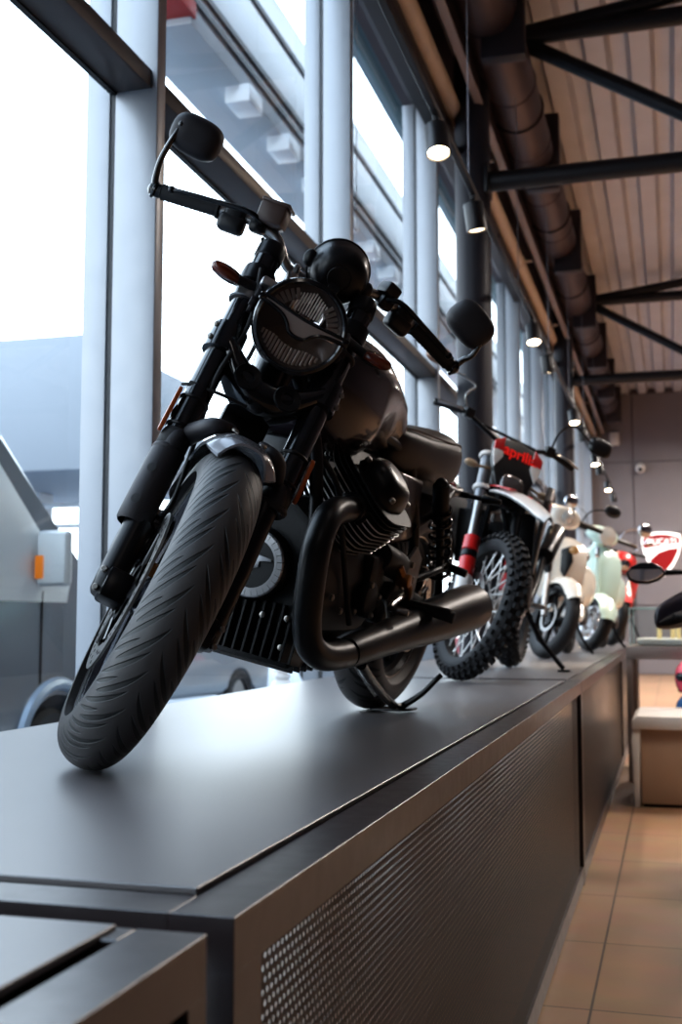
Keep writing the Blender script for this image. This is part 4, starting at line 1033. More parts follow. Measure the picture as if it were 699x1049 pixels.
def spoked(c, rr, w, M, root, nm='rim', m=None, hub_m=None):
    c = V(c); mb = MB(); h = w/2
    mb.lathe([(rr+.008, -h), (rr-.008, -h*.9), (rr-.018, -h*.4), (rr-.018, h*.4), (rr-.008, h*.9), (rr+.008, h), (rr-.002, h*.6), (rr-.004, -h*.6)], c, (0, 1, 0), 56, loop=True)
    if M is not None: mb.xf(M)
    rim = obj(nm, mb, m or MC_STEEL, root)
    mb = MB(); mb.lathe([(0, -.06), (.028, -.06), (.045, -.05), (.045, -.04), (.025, -.03), (.025, .03), (.045, .04), (.045, .05), (.028, .06), (0, .06)], c, (0, 1, 0), 28)
    if M is not None: mb.xf(M)
    obj('hub', mb, hub_m or MC_STEEL, rim)
    mb = MB(); n = 36
    for k in range(n):
        s_ = 1 if k % 2 else -1; a = 2*PI*k/n; b_ = a+(.55 if (k//2) % 2 else -.55)
        p = c+V((.042*math.cos(b_), s_*.045, .042*math.sin(b_))); q = c+V(((rr-.015)*math.cos(a), s_*.004, (rr-.015)*math.sin(a)))
        mb.cyl(p, q, .0036, n=6)
    if M is not None: mb.xf(M)
    obj('spokes', mb, mat('bright_spokes', '#e4e2e0', .35, .4), rim, kind='stuff')
    return rim
knobby('front_tire', A2, .345, .043, MS2, enduro); spoked(A2, .272, .05, MS2, enduro, 'front_rim')
mb = MB(); mb.disc_ring(A2+V((0, -.062, 0)), (0, 1, 0), .13, .10, .004, 48)
for k in range(6): 
    a = PI*k/3; mb.tube([A2+V((.04*math.cos(a), -.062, .04*math.sin(a))), A2+V((.105*math.cos(a+.25), -.062, .105*math.sin(a+.25)))], .006, 6)
ef('brake_disc', mb, MC_STEEL)
mb = MB(); mb.cyl(A2+V((0, -.12, 0)), A2+V((0, .12, 0)), .010, n=14); ef('front_axle', mb, MC_STEEL)
mb = MB(); mb.box(A2+V((-.08, -.07, .11)), (.05, .04, .09), bev=.01); ef('brake_caliper', mb, MC_BLK)
for s in (-1, 1):
    y = s*.105
    mb = MB(); mb.lathe([(.026, .50), (.0285, .52), (.0285, .74), (.026, .76), (.0, .76)], fq(0, y), AX2, 24); lg = ef('fork_tube', mb, mat('grey_fork_tube', '#7d7e82', .35, .6) if s < 0 else MC_BLK)
    mb = MB(); mb.lathe([(.0215, .18), (.0215, .52)], fq(0, y), AX2, 20, cap=False); ef('fork_stanchion', mb, MC_STEEL if s < 0 else MC_BLK, lg)
    mb = MB(); mb.lathe([(0, -.04), (.022, -.04), (.028, 0), (.026, .1), (.027, .2), (.024, .22)], fq(0, y), AX2, 24); ef('fork_lower', mb, MC_BLK, lg)
    for a, b_, m, l in ((-.03, .10, M_WHT, 'white'), (.10, .19, M_RED, 'red'), (.19, .225, MC_BLK, 'black'), (.225, .30, M_RED, 'red')):
        mb = MB(); mb.lathe([(.031, a), (.037, a+.004), (.037, b_-.004), (.031, b_)], fq(0, y, .006), AX2, 24, a0=R(-110), a1=R(110), ref=FX2+V((0, s*.6, 0)), cap=False); ef('fork_guard_panel', mb, m, lg, label=l+' band of the fork guard')
    mb = MB(); mb.torus(fq(.74, y), AX2, .031, .012, 24, 8); mb.torus(fq(.56, y), AX2, .031, .012, 24, 8); ef('fork_clamp', mb, M_WHT if s < 0 else MC_STEEL, lg)
    # grips, levers, mirrors
    e0, e1 = V((.93, s*.40, 1.16)), V((.965, s*.26, 1.175))
    mb = MB(); mb.cyl(e0, e1, .0165, n=16, bev=.003); ef('grip', mb, MC_RUB)
    mb = MB(); mb.ctube([e1+V((.02, s*.01, 0)), e1+V((.06, s*.05, -.005)), e0+V((.055, 0, 0))], .006, 8); ef('lever', mb, MC_STEEL)
    mb = MB(); mb.box(e1+V((.01, -s*.03, 0)), (.05, .05, .05), bev=.01); ef('switch_housing', mb, MC_PLAS)
    mb = MB(); b0 = e1+V((0, -s*.02, .015)); tip = V((.91, s*.43, 1.36)) if s < 0 else V((.93, .47, 1.30))
    if s < 0: mb.ctube([b0, b0+V((0, s*.035, .06)), b0+V((0, s*.01, .12)), tip-V((0, s*.06, .02)), tip], .0055, 8)
    else: mb.ctube([b0, b0+V((0, s*.01, .10)), b0+V((0, s*.08, .155)), tip], .0055, 8)
    ef('mirror_stalk', mb, MC_STEEL if s < 0 else MC_BLK)
    mb = MB(); ux, uy = V((0, 1, 0)), V((-.15, 0, 1)); mb.loft([superell(tip+V((t, s*.03, .015)), ux, uy, .062*k, .045*k, 3, 24) for t, k in ((-.014, .95), (-.01, 1), (0, 1), (.012, .9), (.02, .6), (.023, .1))], 2); ef('mirror_housing', mb, mat('mirror_bronze', '#8a6a58', .35, .3) if s < 0 else MC_PLAS)
mb = MB(); mb.ctube([(.93, -.40, 1.16), (.965, -.26, 1.175), (1.0, -.12, 1.13), (1.005, -.05, 1.11), (1.005, .05, 1.11), (1.0, .12, 1.13), (.965, .26, 1.175), (.93, .40, 1.16)], .011, 12); mb.cyl((.99, -.15, 1.15), (.99, .15, 1.15), .007, n=10); ef('handlebar', mb, MC_BLK)
mb = MB(); mb.box(fq(.745, 0, -.01), (.08, .24, .03), rot=Matrix.Rotation(-RK2, 3, 'Y'), bev=.008); mb.box(fq(.56, 0, -.01), (.09, .24, .035), rot=Matrix.Rotation(-RK2, 3, 'Y'), bev=.008); ef('triple_clamp', mb, MC_BLK)
# number-plate mask with headlight
MCn = V((1.205, 0, 1.00)); mux, muy = V((0, 1, 0)), V((-.38, 0, .92)).normalized(); mnz = mux.cross(muy)
def mk(pts, d, off, bev=.004): mb = MB(); mb.prism(pts, MCn+mnz*off, mux, muy, d, bev=bev); return mb
mask = [(-.13, .085), (-.08, .125), (0, .14), (.08, .125), (.13, .085), (.125, .0), (.085, -.10), (.05, -.18), (.02, -.21), (-.02, -.21), (-.05, -.18), (-.085, -.10), (-.125, 0)]
msk = ef('headlight_mask', mk(mask, .03, -.02, .01), M_BLKP)
for s in (-1, 1):
    ef('mask_side_panel', mk([(s*.13, .085), (s*.128, .02), (s*.11, -.04), (s*.075, .02), (s*.082, .122)], .008, -.002, .002), M_RED if 0 else M_WHT, msk, label='white mask side panel')
    ef('mask_stripe', mk([(s*.131, .088), (s*.129, .045), (s*.078, .05), (s*.083, .124)], .009, -.001, .002), M_RED, msk, label='red mask stripe')
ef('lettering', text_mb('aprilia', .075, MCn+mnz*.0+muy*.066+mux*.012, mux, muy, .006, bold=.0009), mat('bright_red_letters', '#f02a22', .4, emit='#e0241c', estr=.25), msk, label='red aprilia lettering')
mb = MB(); mb.loft([superell(MCn+mnz*(-.004+t)-muy*.10, mux, muy, .062*k, .052*k, 2.6, 28) for t, k in ((0, 1), (.012, .98), (.022, .8), (.026, .3))], 2); ef('headlight_lens', mb, mat('lamp_glass', '#6e6a6a', .12, .6, coat=.8), msk)
for s in (-1, 1):
    mb = MB(); mb.ctube([MCn+mux*s*.09-muy*.03-mnz*.05, MCn+mux*s*.17-muy*.05-mnz*.05], .007, 8); mb.ball(MCn+mux*s*.20-muy*.05-mnz*.05, (.02, .035, .018)); ef('turn_signal', mb, mat('turn_signal_clear', '#a08a70', .3))
# high front fender: black below, white and red on top
def fen(off, w0):
    secs = []
    for x, z, w in ((1.00, .815, .05), (1.12, .86, .075), (1.26, .875, .085), (1.42, .865, .08), (1.58, .835, .066), (1.70, .80, .046), (1.745, .785, .02)):
        ring = [V((x, t*w*w0, z+off-.028*t*t)) for t in (-1, -.75, -.5, -.25, 0, .25, .5, .75, 1)]
        secs.append(ring+[p-V((0, 0, .006)) for p in reversed(ring)])
    mb = MB(); mb.loft(secs, 4); return mb
fd = ef('front_fender', fen(0, 1), M_BLKP, label='high black front fender'); ef('fender_top', fen(.0075, .97), M_WHT, fd, label='white upper face of the fender')
for s in (-1, 1): 
    mb = MB(); mb.loft([[V((x, s*w*.98, z+.01)), V((x, s*w*.5, z+.013)), V((x, s*w*.5, z+.0185)), V((x, s*w*.98, z+.004))] for x, z, w in ((1.0, .81, .05), (1.12, .853, .077), (1.26, .868, .087), (1.42, .858, .082))], 4); ef('fender_graphic', mb, M_RED, fd, label='red fender graphic')
# frame, engine, tank, shrouds, seat
mb = MB()
for s in (-1, 1):
    mb.ctube([(1.02, s*.03, .90), (.9, s*.09, .84), (.62, s*.13, .76), (.45, s*.13, .55), (.42, s*.11, .36)], .02, 12)
    mb.ctube([(1.05, s*.02, .86), (.98, s*.07, .62), (.9, s*.09, .36), (.66, s*.1, .30), (.42, s*.11, .36)], .015, 12)
    mb.ctube([(.62, s*.12, .80), (.3, s*.1, .84), (-.1, s*.07, .90)], .012, 10)
    mb.ctube([(.45, s*.12, .55), (.25, s*.1, .68), (.0, s*.09, .86)], .011, 10)
eb('frame', mb, MC_STEEL if 0 else MC_BLK)
mb = MB(); mb.box((.70, 0, .44), (.30, .24, .24), bev=.05, seg=3); mb.cyl((.68, -.16, .42), (.68, .16, .42), .085, n=28, bev=.01); mb.cyl((.82, 0, .52), (.90, 0, .72), .075, n=24)
for k in range(7): mb.prism(rrect(.19, .17, .03), (.825+.011*k, 0, .54+.024*k), (0, 1, 0), (.9, 0, -.4), .006)
eb('engine', mb, MC_MATTE)
mb = MB(); mb.ctube([(.95, .0, .66), (1.02, .06, .58), (.96, .11, .42), (.7, .13, .33), (.4, .14, .45), (.2, .15, .62)], .021, 14); eb('exhaust_pipe', mb, MC_EXH)
mb = MB(); mb.cyl((.22, .155, .62), (-.18, .16, .78), .05, .055, n=24, bev=.008); eb('silencer', mb, MC_BLK)
secs = [superell((x, 0, z), (0, 1, 0), (0, 0, 1), w, h, 2.5, 28) for x, z, w, h in ((1.06, .92, .02, .02), (1.02, .92, .09, .06), (.92, .91, .13, .085), (.78, .90, .12, .08), (.66, .88, .08, .05), (.62, .875, .03, .02))]
mb = MB(); mb.loft(secs, 4); eb('fuel_tank', mb, M_BLKP)
secs = [superell((x, 0, z), (0, 1, 0), (0, 0, 1), w, h, 2.8, 28) for x, z, w, h in ((.86, .94, .03, .01), (.82, .93, .09, .03), (.6, .90, .115, .045), (.3, .895, .125, .045), (.05, .915, .12, .04), (-.1, .93, .09, .03), (-.13, .93, .03, .01))]
mb = MB(); mb.loft(secs, 4); eb('seat', mb, MC_RUB)
for s in (-1, 1):
    sh = [(-.28, .06), (-.05, .15), (.16, .13), (.27, .06), (.24, -.10), (.12, -.24), (.02, -.28), (-.05, -.16), (-.2, -.05)]
    mb = MB(); mb.prism(sh, (1.0, s*.225, .78), (1, s*.10, 0), (0, s*.12, 1), .022, bev=.008); shr = eb('radiator_shroud', mb, M_BLKP)
    mb = MB(); mb.prism([(-.24, .065), (-.05, .145), (.15, .125), (.24, .065), (.1, .06), (-.02, .07)], (1.0, s*.242, .78), (1, s*.10, 0), (0, s*.12, 1), .006, bev=.002); eb('shroud_graphic', mb, M_WHT, shr, label='white shroud graphic')
    mb = MB(); mb.prism([(-.2, .05), (-.03, .065), (.1, .055), (.22, .04), (.05, .0), (-.1, .02)], (1.0, s*.2435, .78), (1, s*.10, 0), (0, s*.12, 1), .006, bev=.002); eb('shroud_stripe', mb, M_RED, shr, label='red shroud stripe')
    mb = MB(); mb.box((.98, s*.11, .66), (.04, .15, .26), bev=.008); eb('radiator', mb, MC_BLK)
    mb = MB(); mb.prism([(-.2, 0), (.12, .02), (.18, -.08), (.06, -.16), (-.12, -.06)], (.18, s*.12, .86), (1, 0, 0), (0, 0, 1), .02, bev=.006); eb('side_panel', mb, M_WHT if s > 0 else M_BLKP)
    mb = MB(); mb.cyl((.52, s*.12, .36), (.52, s*.22, .355), .013, n=12, bev=.002); eb('footpeg', mb, MC_STEEL)
    mb = MB(); mb.ctube([(.42, s*.09, .38), (.2, s*.10, .36), (0, s*.085, .33)], [.028, .024, .022], 12); eb('swingarm', mb, MC_STEEL)
mb = MB(); mb.loft([[V((x, -w, z)), V((x, w, z)), V((x, w, z+.012)), V((x, -w, z+.012))] for x, z, w in ((.1, .86, .09), (-.15, .90, .085), (-.4, .93, .07), (-.56, .92, .05))], 3); eb('rear_fender', mb, M_BLKP)
knobby('rear_tire', (0, 0, .325), .325, .058, None, enduro); spoked((0, 0, .325), .235, .065, None, enduro, 'rear_rim')
mb = MB(); mb.disc_ring((0, -.07, .325), (0, 1, 0), .11, .08, .004, 40); eb('rear_brake_disc', mb, MC_STEEL)
mb = MB(); mb.ctube([(.50, .12, .34), (.47, .20, .20), (.44, .30, .09), (.43, .335, .054)], [.014, .013, .012, .012], 10); stn = eb('side_stand', mb, MC_BLK)
mb = MB(); mb.prism(rrect(.09, .06, .02), (.43, .34, .0475), (1, 0, 0), (0, math.cos(R(6.9)), math.sin(R(6.9))), .008); mb.xf(Matrix.Translation((0, 0, -.002))); eb('stand_foot', mb, MC_BLK, stn)
# ------------------------------------------------------------------ scooters and the red motorcycle farther back
M_CREAM = mat('cream_paint', '#efe4d6', .25, .0, coat=.7); M_MINT = mat('mint_paint', '#c9dfd6', .25, .0, coat=.7); M_PAD = mat('tan_saddle', '#4a3326', .5)
M_TY = mat('scooter_tyre', '#1c1b1d', .6, 0, 40, .15)
def tyre(nm, c, Ro, hw, ri, M, root):
    cz = Ro-hw; pr = [(cz+hw*math.cos(R(a)), hw*math.sin(R(a))) for a in range(-100, 101, 12)]
    mb = MB(); mb.lathe([(ri, -hw*.7)]+pr+[(ri, hw*.7)], c, (0, 1, 0), 56, loop=True)
    if M is not None: mb.xf(M)
    return obj(nm, mb, M_TY, root)
def scooter(name_label, loc, head, lean, steer, body, Rw, hw, spokes, rim_m, vespa=False, tall=1.):
    root = empty("scooter", loc, (-lean, .003, head), label=name_label, cat='scooter', group='scooters displayed on the plinths')
    WB = 1.34 if not vespa else 1.30
    M, A = steer_matrix(WB, .08, R(26), steer)
    ax_ = V((WB, 0, Rw)); fx = V((math.cos(R(26)), 0, math.sin(R(26))))
    def f(nm, mb, m, par=root, label=None): mb.xf(M); return obj(nm, mb, m, par, label=label)
    def b(nm, mb, m, par=root, label=None): return obj(nm, mb, m, par, label=label)
    for nm, c, MM in (('front', ax_, M), ('rear', V((0, 0, Rw)), None)):
        ri = Rw-hw*1.6
        tyre(nm+'_tire', c, Rw, hw, ri, MM, root)
        mb = MB(); h = hw*.8
        mb.lathe([(ri+.008, -h), (ri-.01, -h*.85), (ri-.02, 0), (ri-.01, h*.85), (ri+.008, h), (ri, h*.5), (ri-.008, 0), (ri, -h*.5)], c, (0, 1, 0), 48, loop=True)
        mb.lathe([(0, -.045), (.045, -.045), (.05, 0), (.045, .045), (0, .045)], c, (0, 1, 0), 28)
        for k in range(spokes):
            a = 2*PI*k/spokes; e = V((math.cos(a), 0, math.sin(a))); e2 = V((math.cos(a+.22), 0, math.sin(a+.22)))
            mb.tube([c+e*.035, c+e2*(ri-.008)], [.018, .013], 8)
        if MM is not None: mb.xf(MM)
        obj(nm+'_rim', mb, rim_m, root)
    # fork
    for s in (-1, 1):
        if vespa and s > 0: continue
        mb = MB(); mb.ctube([ax_+V((0, s*(hw+.03), 0)), ax_+A*.12+V((0, s*(hw+.035), 0)), ax_+A*.32+V((0, s*(hw+.03), 0))], [.022, .024, .02], 14); f('fork_leg', mb, mat('fork_aluminium', '#b5b1ae', .35, .7))
    mb = MB(); mb.disc_ring(ax_+V((0, -(hw*.9), 0)), (0, 1, 0), .10, .075, .004, 36); f('brake_disc', mb, MC_STEEL)
    # front fender
    secs = []; FRr = Rw+.03
    a0, a1 = (R(15), R(150)) if vespa else (R(38), R(140))
    for k in range(17):
        q = k/16; a = lerp(a0, a1, q); tw = (hw+.028)*(1 if .1 < q < .9 else .8)
        ring = [(t*tw, FRr-.06*abs(t)**2.4) for t in (-1, -.85, -.6, -.3, 0, .3, .6, .85, 1)]
        secs.append([ax_+V((r*math.cos(a), y, r*math.sin(a))) for y, r in ring]+[ax_+V(((r-.006)*math.cos(a), y*.95, (r-.006)*math.sin(a))) for y, r in reversed(ring)])
    mb = MB(); mb.rings(secs); f('front_fender', mb, body)
    # leg shield: tall curved apron
    zt, zb = (.90, .33) if vespa else (.86, .40)
    secs = []
    for q, w, xo in ((0, .12, .05), (.12, .155, .03), (.35, .185, .0), (.6, .20, -.02), (.82, .185, -.045), (.95, .12, -.07), (1, .06, -.08)):
        z = lerp(zb, zt, q); x = 1.10+xo*1.0-.10*q*0
        xx = lerp(1.02, .98, q)+.09*math.sin(q*PI)*(1 if not vespa else .6)+.0
        ring = [V((xx-.10*(t*t), t*w, z)) for t in (-1, -.8, -.55, -.28, 0, .28, .55, .8, 1)]
        secs.append(ring+[p-V((.025, 0, 0)) for p in reversed(ring)])
    mb = MB(); mb.loft(secs, 4); ap = b('leg_shield', mb, body)
    if vespa:
        mb = MB(); mb.loft([superell((lerp(1.075, 1.055, q), 0, lerp(.45, .82, q)), (1, 0, 0), (0, 1, 0), .02, w, 2.4, 16) for q, w in ((0, .02), (.1, .035), (.8, .03), (1, .015))], 3); b('horn_cover', mb, body, ap)
        mb = MB(); mb.prism([(-.02, .0), (.02, 0), (.015, .09), (-.015, .09)], (1.085, 0, .80), (0, 1, 0), (0, 0, 1), .02, bev=.004); b('emblem_plate', mb, MC_CHR, ap)
    else:
        for s in (-1, 1):
            mb = MB(); mb.prism([(s*.03, .10), (s*.10, .13), (s*.115, .02), (s*.06, -.10), (s*.03, -.05)], (1.085, 0, .66), (0, 1, 0), (-.05, 0, 1), .03, bev=.006); b('air_grille', mb, M_BLKP, ap, label='black grille beside the lamp')
        for s in (-1, 1): mb = MB(); mb.ball((1.10, s*.12, .76), (.02, .035, .03)); b('turn_signal', mb, mat('clear_amber', '#b98c5a', .2), ap)
    # handlebar cover with headlight
    zc = 1.0*tall; xc = .93
    mb = MB(); mb.loft([superell((xc+t, 0, zc), (0, 1, 0), (0, 0, 1), w, h, 2.3, 28) for t, w, h in ((-.09, .04, .03), (-.07, .12, .06), (0, .155, .075), (.07, .12, .072), (.10, .085, .065), (.105, .05, .04))], 3); mb.xf(Matrix.Translation((0, 0, 0))); hc = f('headset', mb, body)
    mb = MB(); q = 1 if vespa else .62; mb.lathe([(.078*q, -.02), (.082*q, 0), (.078*q, .012), (.07*q, .012), (.05*q, .022), (0, .028)], (xc+.10, 0, zc), (1, 0, .05), 32); f('headlight', mb, mat('pale_headlamp', '#cfcac4', .2, .3, coat=.5), hc)
    mb = MB(); mb.cyl((xc-.03, 0, zt-.08), (xc, 0, zc), .05, n=20); f('steering_column', mb, body)
    for s in (-1, 1):
        mb = MB(); mb.cyl((xc-.01, s*.13, zc+.01), (xc-.05, s*.37, zc+.02), .018, n=16, bev=.003); f('grip', mb, MC_RUB, hc)
        mb = MB(); mb.ctube([(xc+.02, s*.16, zc+.02), (xc+.04, s*.26, zc+.02), (xc+.01, s*.35, zc+.025)], .006, 8); f('brake_lever', mb, MC_STEEL, hc)
        tip = V((xc+.0, s*.36, zc+.17))
        mb = MB(); mb.ctube([(xc, s*.17, zc+.03), (xc+.01, s*.2, zc+.11), (xc+.01, s*.28, zc+.155), tip], .006, 8); ms = f('mirror_stalk', mb, MC_CHR if vespa else MC_BLK, hc)
        mb = MB(); mb.loft([superell(tip+V((t, s*.02, .01)), (0, 1, 0), (0, 0, 1), .065*k, (.045 if not vespa else .06)*k, 2.2, 24) for t, k in ((-.012, .95), (-.008, 1), (0, 1), (.012, .85), (.02, .4), (.021, .1))], 2); f('mirror_head', mb, MC_CHR if vespa else MC_PLAS, ms)
    # floorboard, rear body, seat
    mb = MB(); mb.loft([superell((x, 0, z), (0, 1, 0), (0, 0, 1), w, h, 3, 24) for x, z, w, h in ((1.0, .36, .12, .08), (.85, .30, .15, .05), (.6, .28, .16, .045), (.4, .32, .16, .09))], 3); b('floorboard', mb, body)
    mb = MB(); mb.loft([superell((x, 0, z), (0, 1, 0), (0, 0, 1), w, h, 2.4, 28) for x, z, w, h in ((.46, .52, .08, .14), (.40, .52, .15, .2), (.2, .52, .20, .20), (0, .53, .205, .19), (-.2, .56, .17, .15), (-.36, .60, .10, .09), (-.42, .61, .03, .03))], 4)
    b('rear_bodywork', mb, body)
    mb = MB(); mb.loft([superell((x, 0, z), (0, 1, 0), (0, 0, 1), w, h, 2.8, 24) for x, z, w, h in ((.50, .73, .04, .02), (.46, .74, .11, .045), (.2, .745, .14, .05), (-.05, .77, .14, .055), (-.25, .78, .10, .04), (-.3, .78, .03, .01))], 3); b('saddle', mb, M_PAD)
    mb = MB(); mb.cyl((.15, -.16, .30), (-.25, -.17, .36), .055, n=22, bev=.01); b('silencer', mb, MC_BLK)
    mb = MB(); mb.ctube([(.52, .10, .26), (.50, .17, .12), (.47, .24, .031)], .011, 10); b('stand_leg', mb, MC_BLK); mb = MB(); mb.ctube([(.5, -.06, .26), (.47, -.12, .12), (.44, -.14, .05)], .010, 8); b('stand_leg', mb, MC_BLK)
    mb = MB(); mb.box((.08, .10, Rw+.02), (.36, .09, .14), bev=.03); b('engine_case', mb, MC_MATTE)
    mb = MB(); mb.box((-.43, 0, .58), (.03, .13, .06), bev=.01); b('tail_light', mb, mat('red_lens', '#7a0d10', .2, coat=.5))
    return root
scooter('cream scooter with tall black wheels, third on the plinth', (-.815, 9.34, .001), R(-90.5), R(4), R(38), M_CREAM, .275, .05, 7, MC_BLK, False, 1.0)
scooter('mint green classic scooter with small silver wheels, behind the cream one', (-.66, 11.28, .001), R(-90.5), R(4), R(36), M_MINT, .235, .058, 5, mat('silver_wheel', '#bdbdc0', .3, .8), True, 1.0)
# red motorcycle at the far end
r = empty('motorcycle', (-.60, 13.45, .001), (-R(6), .0025, R(-90)), label='red motorcycle at the far end of the plinth, behind the mint scooter', cat='motorcycle', group='motorcycles displayed on the plinths')
M3, A3 = steer_matrix(1.4, .1, R(25), R(20)); a3 = V((1.4, 0, .30))
def rf(nm, mb, m, par=None): mb.xf(M3); return obj(nm, mb, m, par or r)
def rb(nm, mb, m, par=None): return obj(nm, mb, m, par or r)
for nm, c, MM, hw in (('front', a3, M3, .058), ('rear', V((0, 0, .31)), None, .08)):
    tyre(nm+'_tire', c, c.z, hw, .215, MM, r)
    mb = MB(); mb.lathe([(.222, -.04), (.20, -.03), (.20, .03), (.222, .04), (.212, 0)], c, (0, 1, 0), 40, loop=True); mb.cyl(c-V((0, .05, 0)), c+V((0, .05, 0)), .04, n=20)
    for k in range(6):
        a = PI*k/3; mb.tube([c, c+V((.21*math.cos(a), 0, .21*math.sin(a)))], .012, 8)
    if MM is not None: mb.xf(MM)
    obj(nm+'_rim', mb, MC_BLK, r)
for s in (-1, 1):
    mb = MB(); mb.cyl(a3+V((0, s*.1, 0)), a3+A3*.68+V((0, s*.1, 0)), .026, n=16); rf('fork_leg', mb, MC_STEEL)
    mb = MB(); mb.cyl(V((.93, s*.12, .98)), V((.90, s*.30, .99)), .016, n=12); rf('grip', mb, MC_RUB)
    mb = MB(); t = V((.95, s*.26, 1.12)); mb.ctube([(.93, s*.16, .99), (.95, s*.2, 1.06), t], .007, 8); mb.loft([superell(t+V((q, s*.02, .01)), (0, 1, 0), (0, 0, 1), .045*k, .03*k, 2.5, 20) for q, k in ((-.01, .95), (0, 1), (.015, .7), (.02, .1))], 2); rf('mirror', mb, MC_CHR)
    mb = MB(); mb.prism([(-.25, .1), (.1, .16), (.28, .05), (.2, -.12), (0, -.26), (-.12, -.1)], (.98, s*.16, .66), (1, -s*.1, 0), (0, s*.1, 1), .025, bev=.01); rb('side_fairing', mb, M_RED)
mb = MB(); mb.cyl((.935, -.16, .975), (.935, .16, .975), .012, n=12); rf('handlebar', mb, MC_BLK)
mb = MB(); mb.loft([superell((x, 0, z), (0, 1, 0), (0, 0, 1), w, h, 2.4, 24) for x, z, w, h in ((1.05, .84, .03, .03), (1.0, .86, .13, .09), (.8, .86, .16, .11), (.6, .82, .12, .08), (.55, .8, .04, .03))], 4); rb('fuel_tank', mb, M_RED)
mb = MB(); mb.loft([superell((x, 0, z), (0, 1, 0), (0, 0, 1), w, h, 2.4, 24) for x, z, w, h in ((1.10, .86, .08, .09), (1.16, .86, .11, .11), (1.24, .84, .09, .08), (1.28, .82, .03, .03))], 3); rf('headlight_cowl', mb, M_RED)
mb = MB(); mb.lathe([(0, 0), (.06, 0), (.055, .02), (0, .03)], (1.27, 0, .83), (1, 0, 0), 20); rf('headlight', mb, MC_CHR)
mb = MB(); mb.loft([superell((x, 0, z), (0, 1, 0), (0, 0, 1), w, h, 2.6, 20) for x, z, w, h in ((.58, .78, .08, .03), (.35, .78, .13, .04), (.1, .82, .11, .045), (-.2, .88, .05, .03))], 3); rb('seat', mb, MC_RUB)
mb = MB(); mb.box((.7, 0, .46), (.42, .26, .32), bev=.06, seg=3); mb.cyl((.68, -.17, .42), (.68, .17, .42), .09, n=24, bev=.01); rb('engine', mb, MC_MATTE)
mb = MB()
for s in (-1, 1): mb.ctube([(1.0, s*.03, .82), (.75, s*.13, .68), (.45, s*.14, .45), (.1, s*.10, .33), (0, s*.09, .31)], .022, 12)
rb('frame', mb, mat('red_frame', '#9a1a1a', .4))
mb = MB(); mb.loft([[a3+V((rr*math.cos(a), y, rr*math.sin(a))) for y, rr in ((-.075, .27), (-.05, .315), (0, .33), (.05, .315), (.075, .27), (.05, .305), (0, .32), (-.05, .305))] for a in [R(30+10*k) for k in range(11)]], 1); rf('front_fender', mb, M_RED)
mb = MB(); mb.cyl((.4, -.17, .33), (-.1, -.18, .42), .05, .055, n=20, bev=.008); rb('silencer', mb, MC_EXH)
mb = MB(); mb.ctube([(.5, .12, .3), (.46, .22, .12), (.44, .265, .042)], .011, 10); rb('side_stand', mb, MC_BLK)
# ------------------------------------------------------------------ right-hand side of the showroom
M_CTR = mat('cream_counter_panel', '#b49a84', .5, 0, 4, .06); M_CTOP = mat('white_counter_top', '#d8d4d0', .35)
M_FRM = mat('grey_table_frame', '#8a807c', .45, .3)
r = empty('counter', (.10, 7.8, ZF), label='cream boxy counter with white top standing on the tiled floor', cat='counter')
mb = MB(); mb.box((0, 0, .27), (.62, .74, .50), bev=.004); obj('carcass', mb, M_CTR, r)
mb = MB(); mb.prism([(-.36, .0), (-.36, .05), (-.33, .078), (.36, .078), (.36, .0)], (0, 0, .47), (1, 0, 0), (0, 0, 1), .80, bev=.004); obj('worktop', mb, M_CTOP, r)
mb = MB(); mb.prism([(-.04, 0), (-.012, 0), (.0, .47), (-.045, .47), (-.055, .40)], (-.31, 0, .0), (1, 0, 0), (0, 0, 1), .78, bev=.003); obj('side_panel', mb, M_CTOP, r)
mb = MB(); mb.box((0, 0, .02), (.60, .70, .036)); obj('toe_kick', mb, M_DARK, r)
# glass display case on a metal table
r = empty('display_table', (.13, 9.0, ZF), label='grey metal frame table carrying the glass case, behind the counter', cat='table')
zt = .075-ZF
mb = MB(); mb.box((0, 0, zt-.045), (.92, .9, .09), bev=.004); obj('tabletop', mb, M_FRM, r)
for sx in (-1, 1):
    for sy in (-1, 1):
        mb = MB(); mb.box((sx*.435, sy*.42, (zt-.09)/2), (.045, .045, zt-.09), bev=.003); obj('leg', mb, M_FRM, r)
M_CASE = glass('case_glass', '#f2f8f8', .6, .98, .3); M_EDGE = mat('green_glass_edge', '#9fbabb', .2, 0)
r = empty('glass_case', (.13, 9.0, .0765), label='clear glass display case with green edges on the grey table', cat='glass case')
w2, d2, hh = .43, .40, .27
for nm, pts in (('front_pane', [(-w2, -d2), (w2, -d2)]), ('back_pane', [(-w2, d2), (w2, d2)]), ('left_pane', [(-w2, -d2), (-w2, d2)]), ('right_pane', [(w2, -d2), (w2, d2)])):
    mb = MB(); mb.rings([[(x, y, 0) for x, y in pts], [(x, y, hh) for x, y in pts]], closed=False); obj(nm, mb, M_CASE, r)
mb = MB(); mb.rings([[(-w2, -d2, hh), (w2, -d2, hh)], [(-w2, d2, hh), (w2, d2, hh)]], closed=False); obj('top_pane', mb, M_CASE, r)
for p, q in (((-w2, -d2, 0), (-w2, -d2, hh)), ((w2, -d2, 0), (w2, -d2, hh)), ((-w2, d2, 0), (-w2, d2, hh)), ((w2, d2, 0), (w2, d2, hh)), ((-w2, -d2, hh), (w2, -d2, hh)), ((-w2, d2, hh), (w2, d2, hh)), ((-w2, -d2, hh), (-w2, d2, hh)), ((w2, -d2, hh), (w2, d2, hh))):
    mb = MB(); mb.cyl(p, q, .005, n=6); obj('glass_edge', mb, M_EDGE, r)
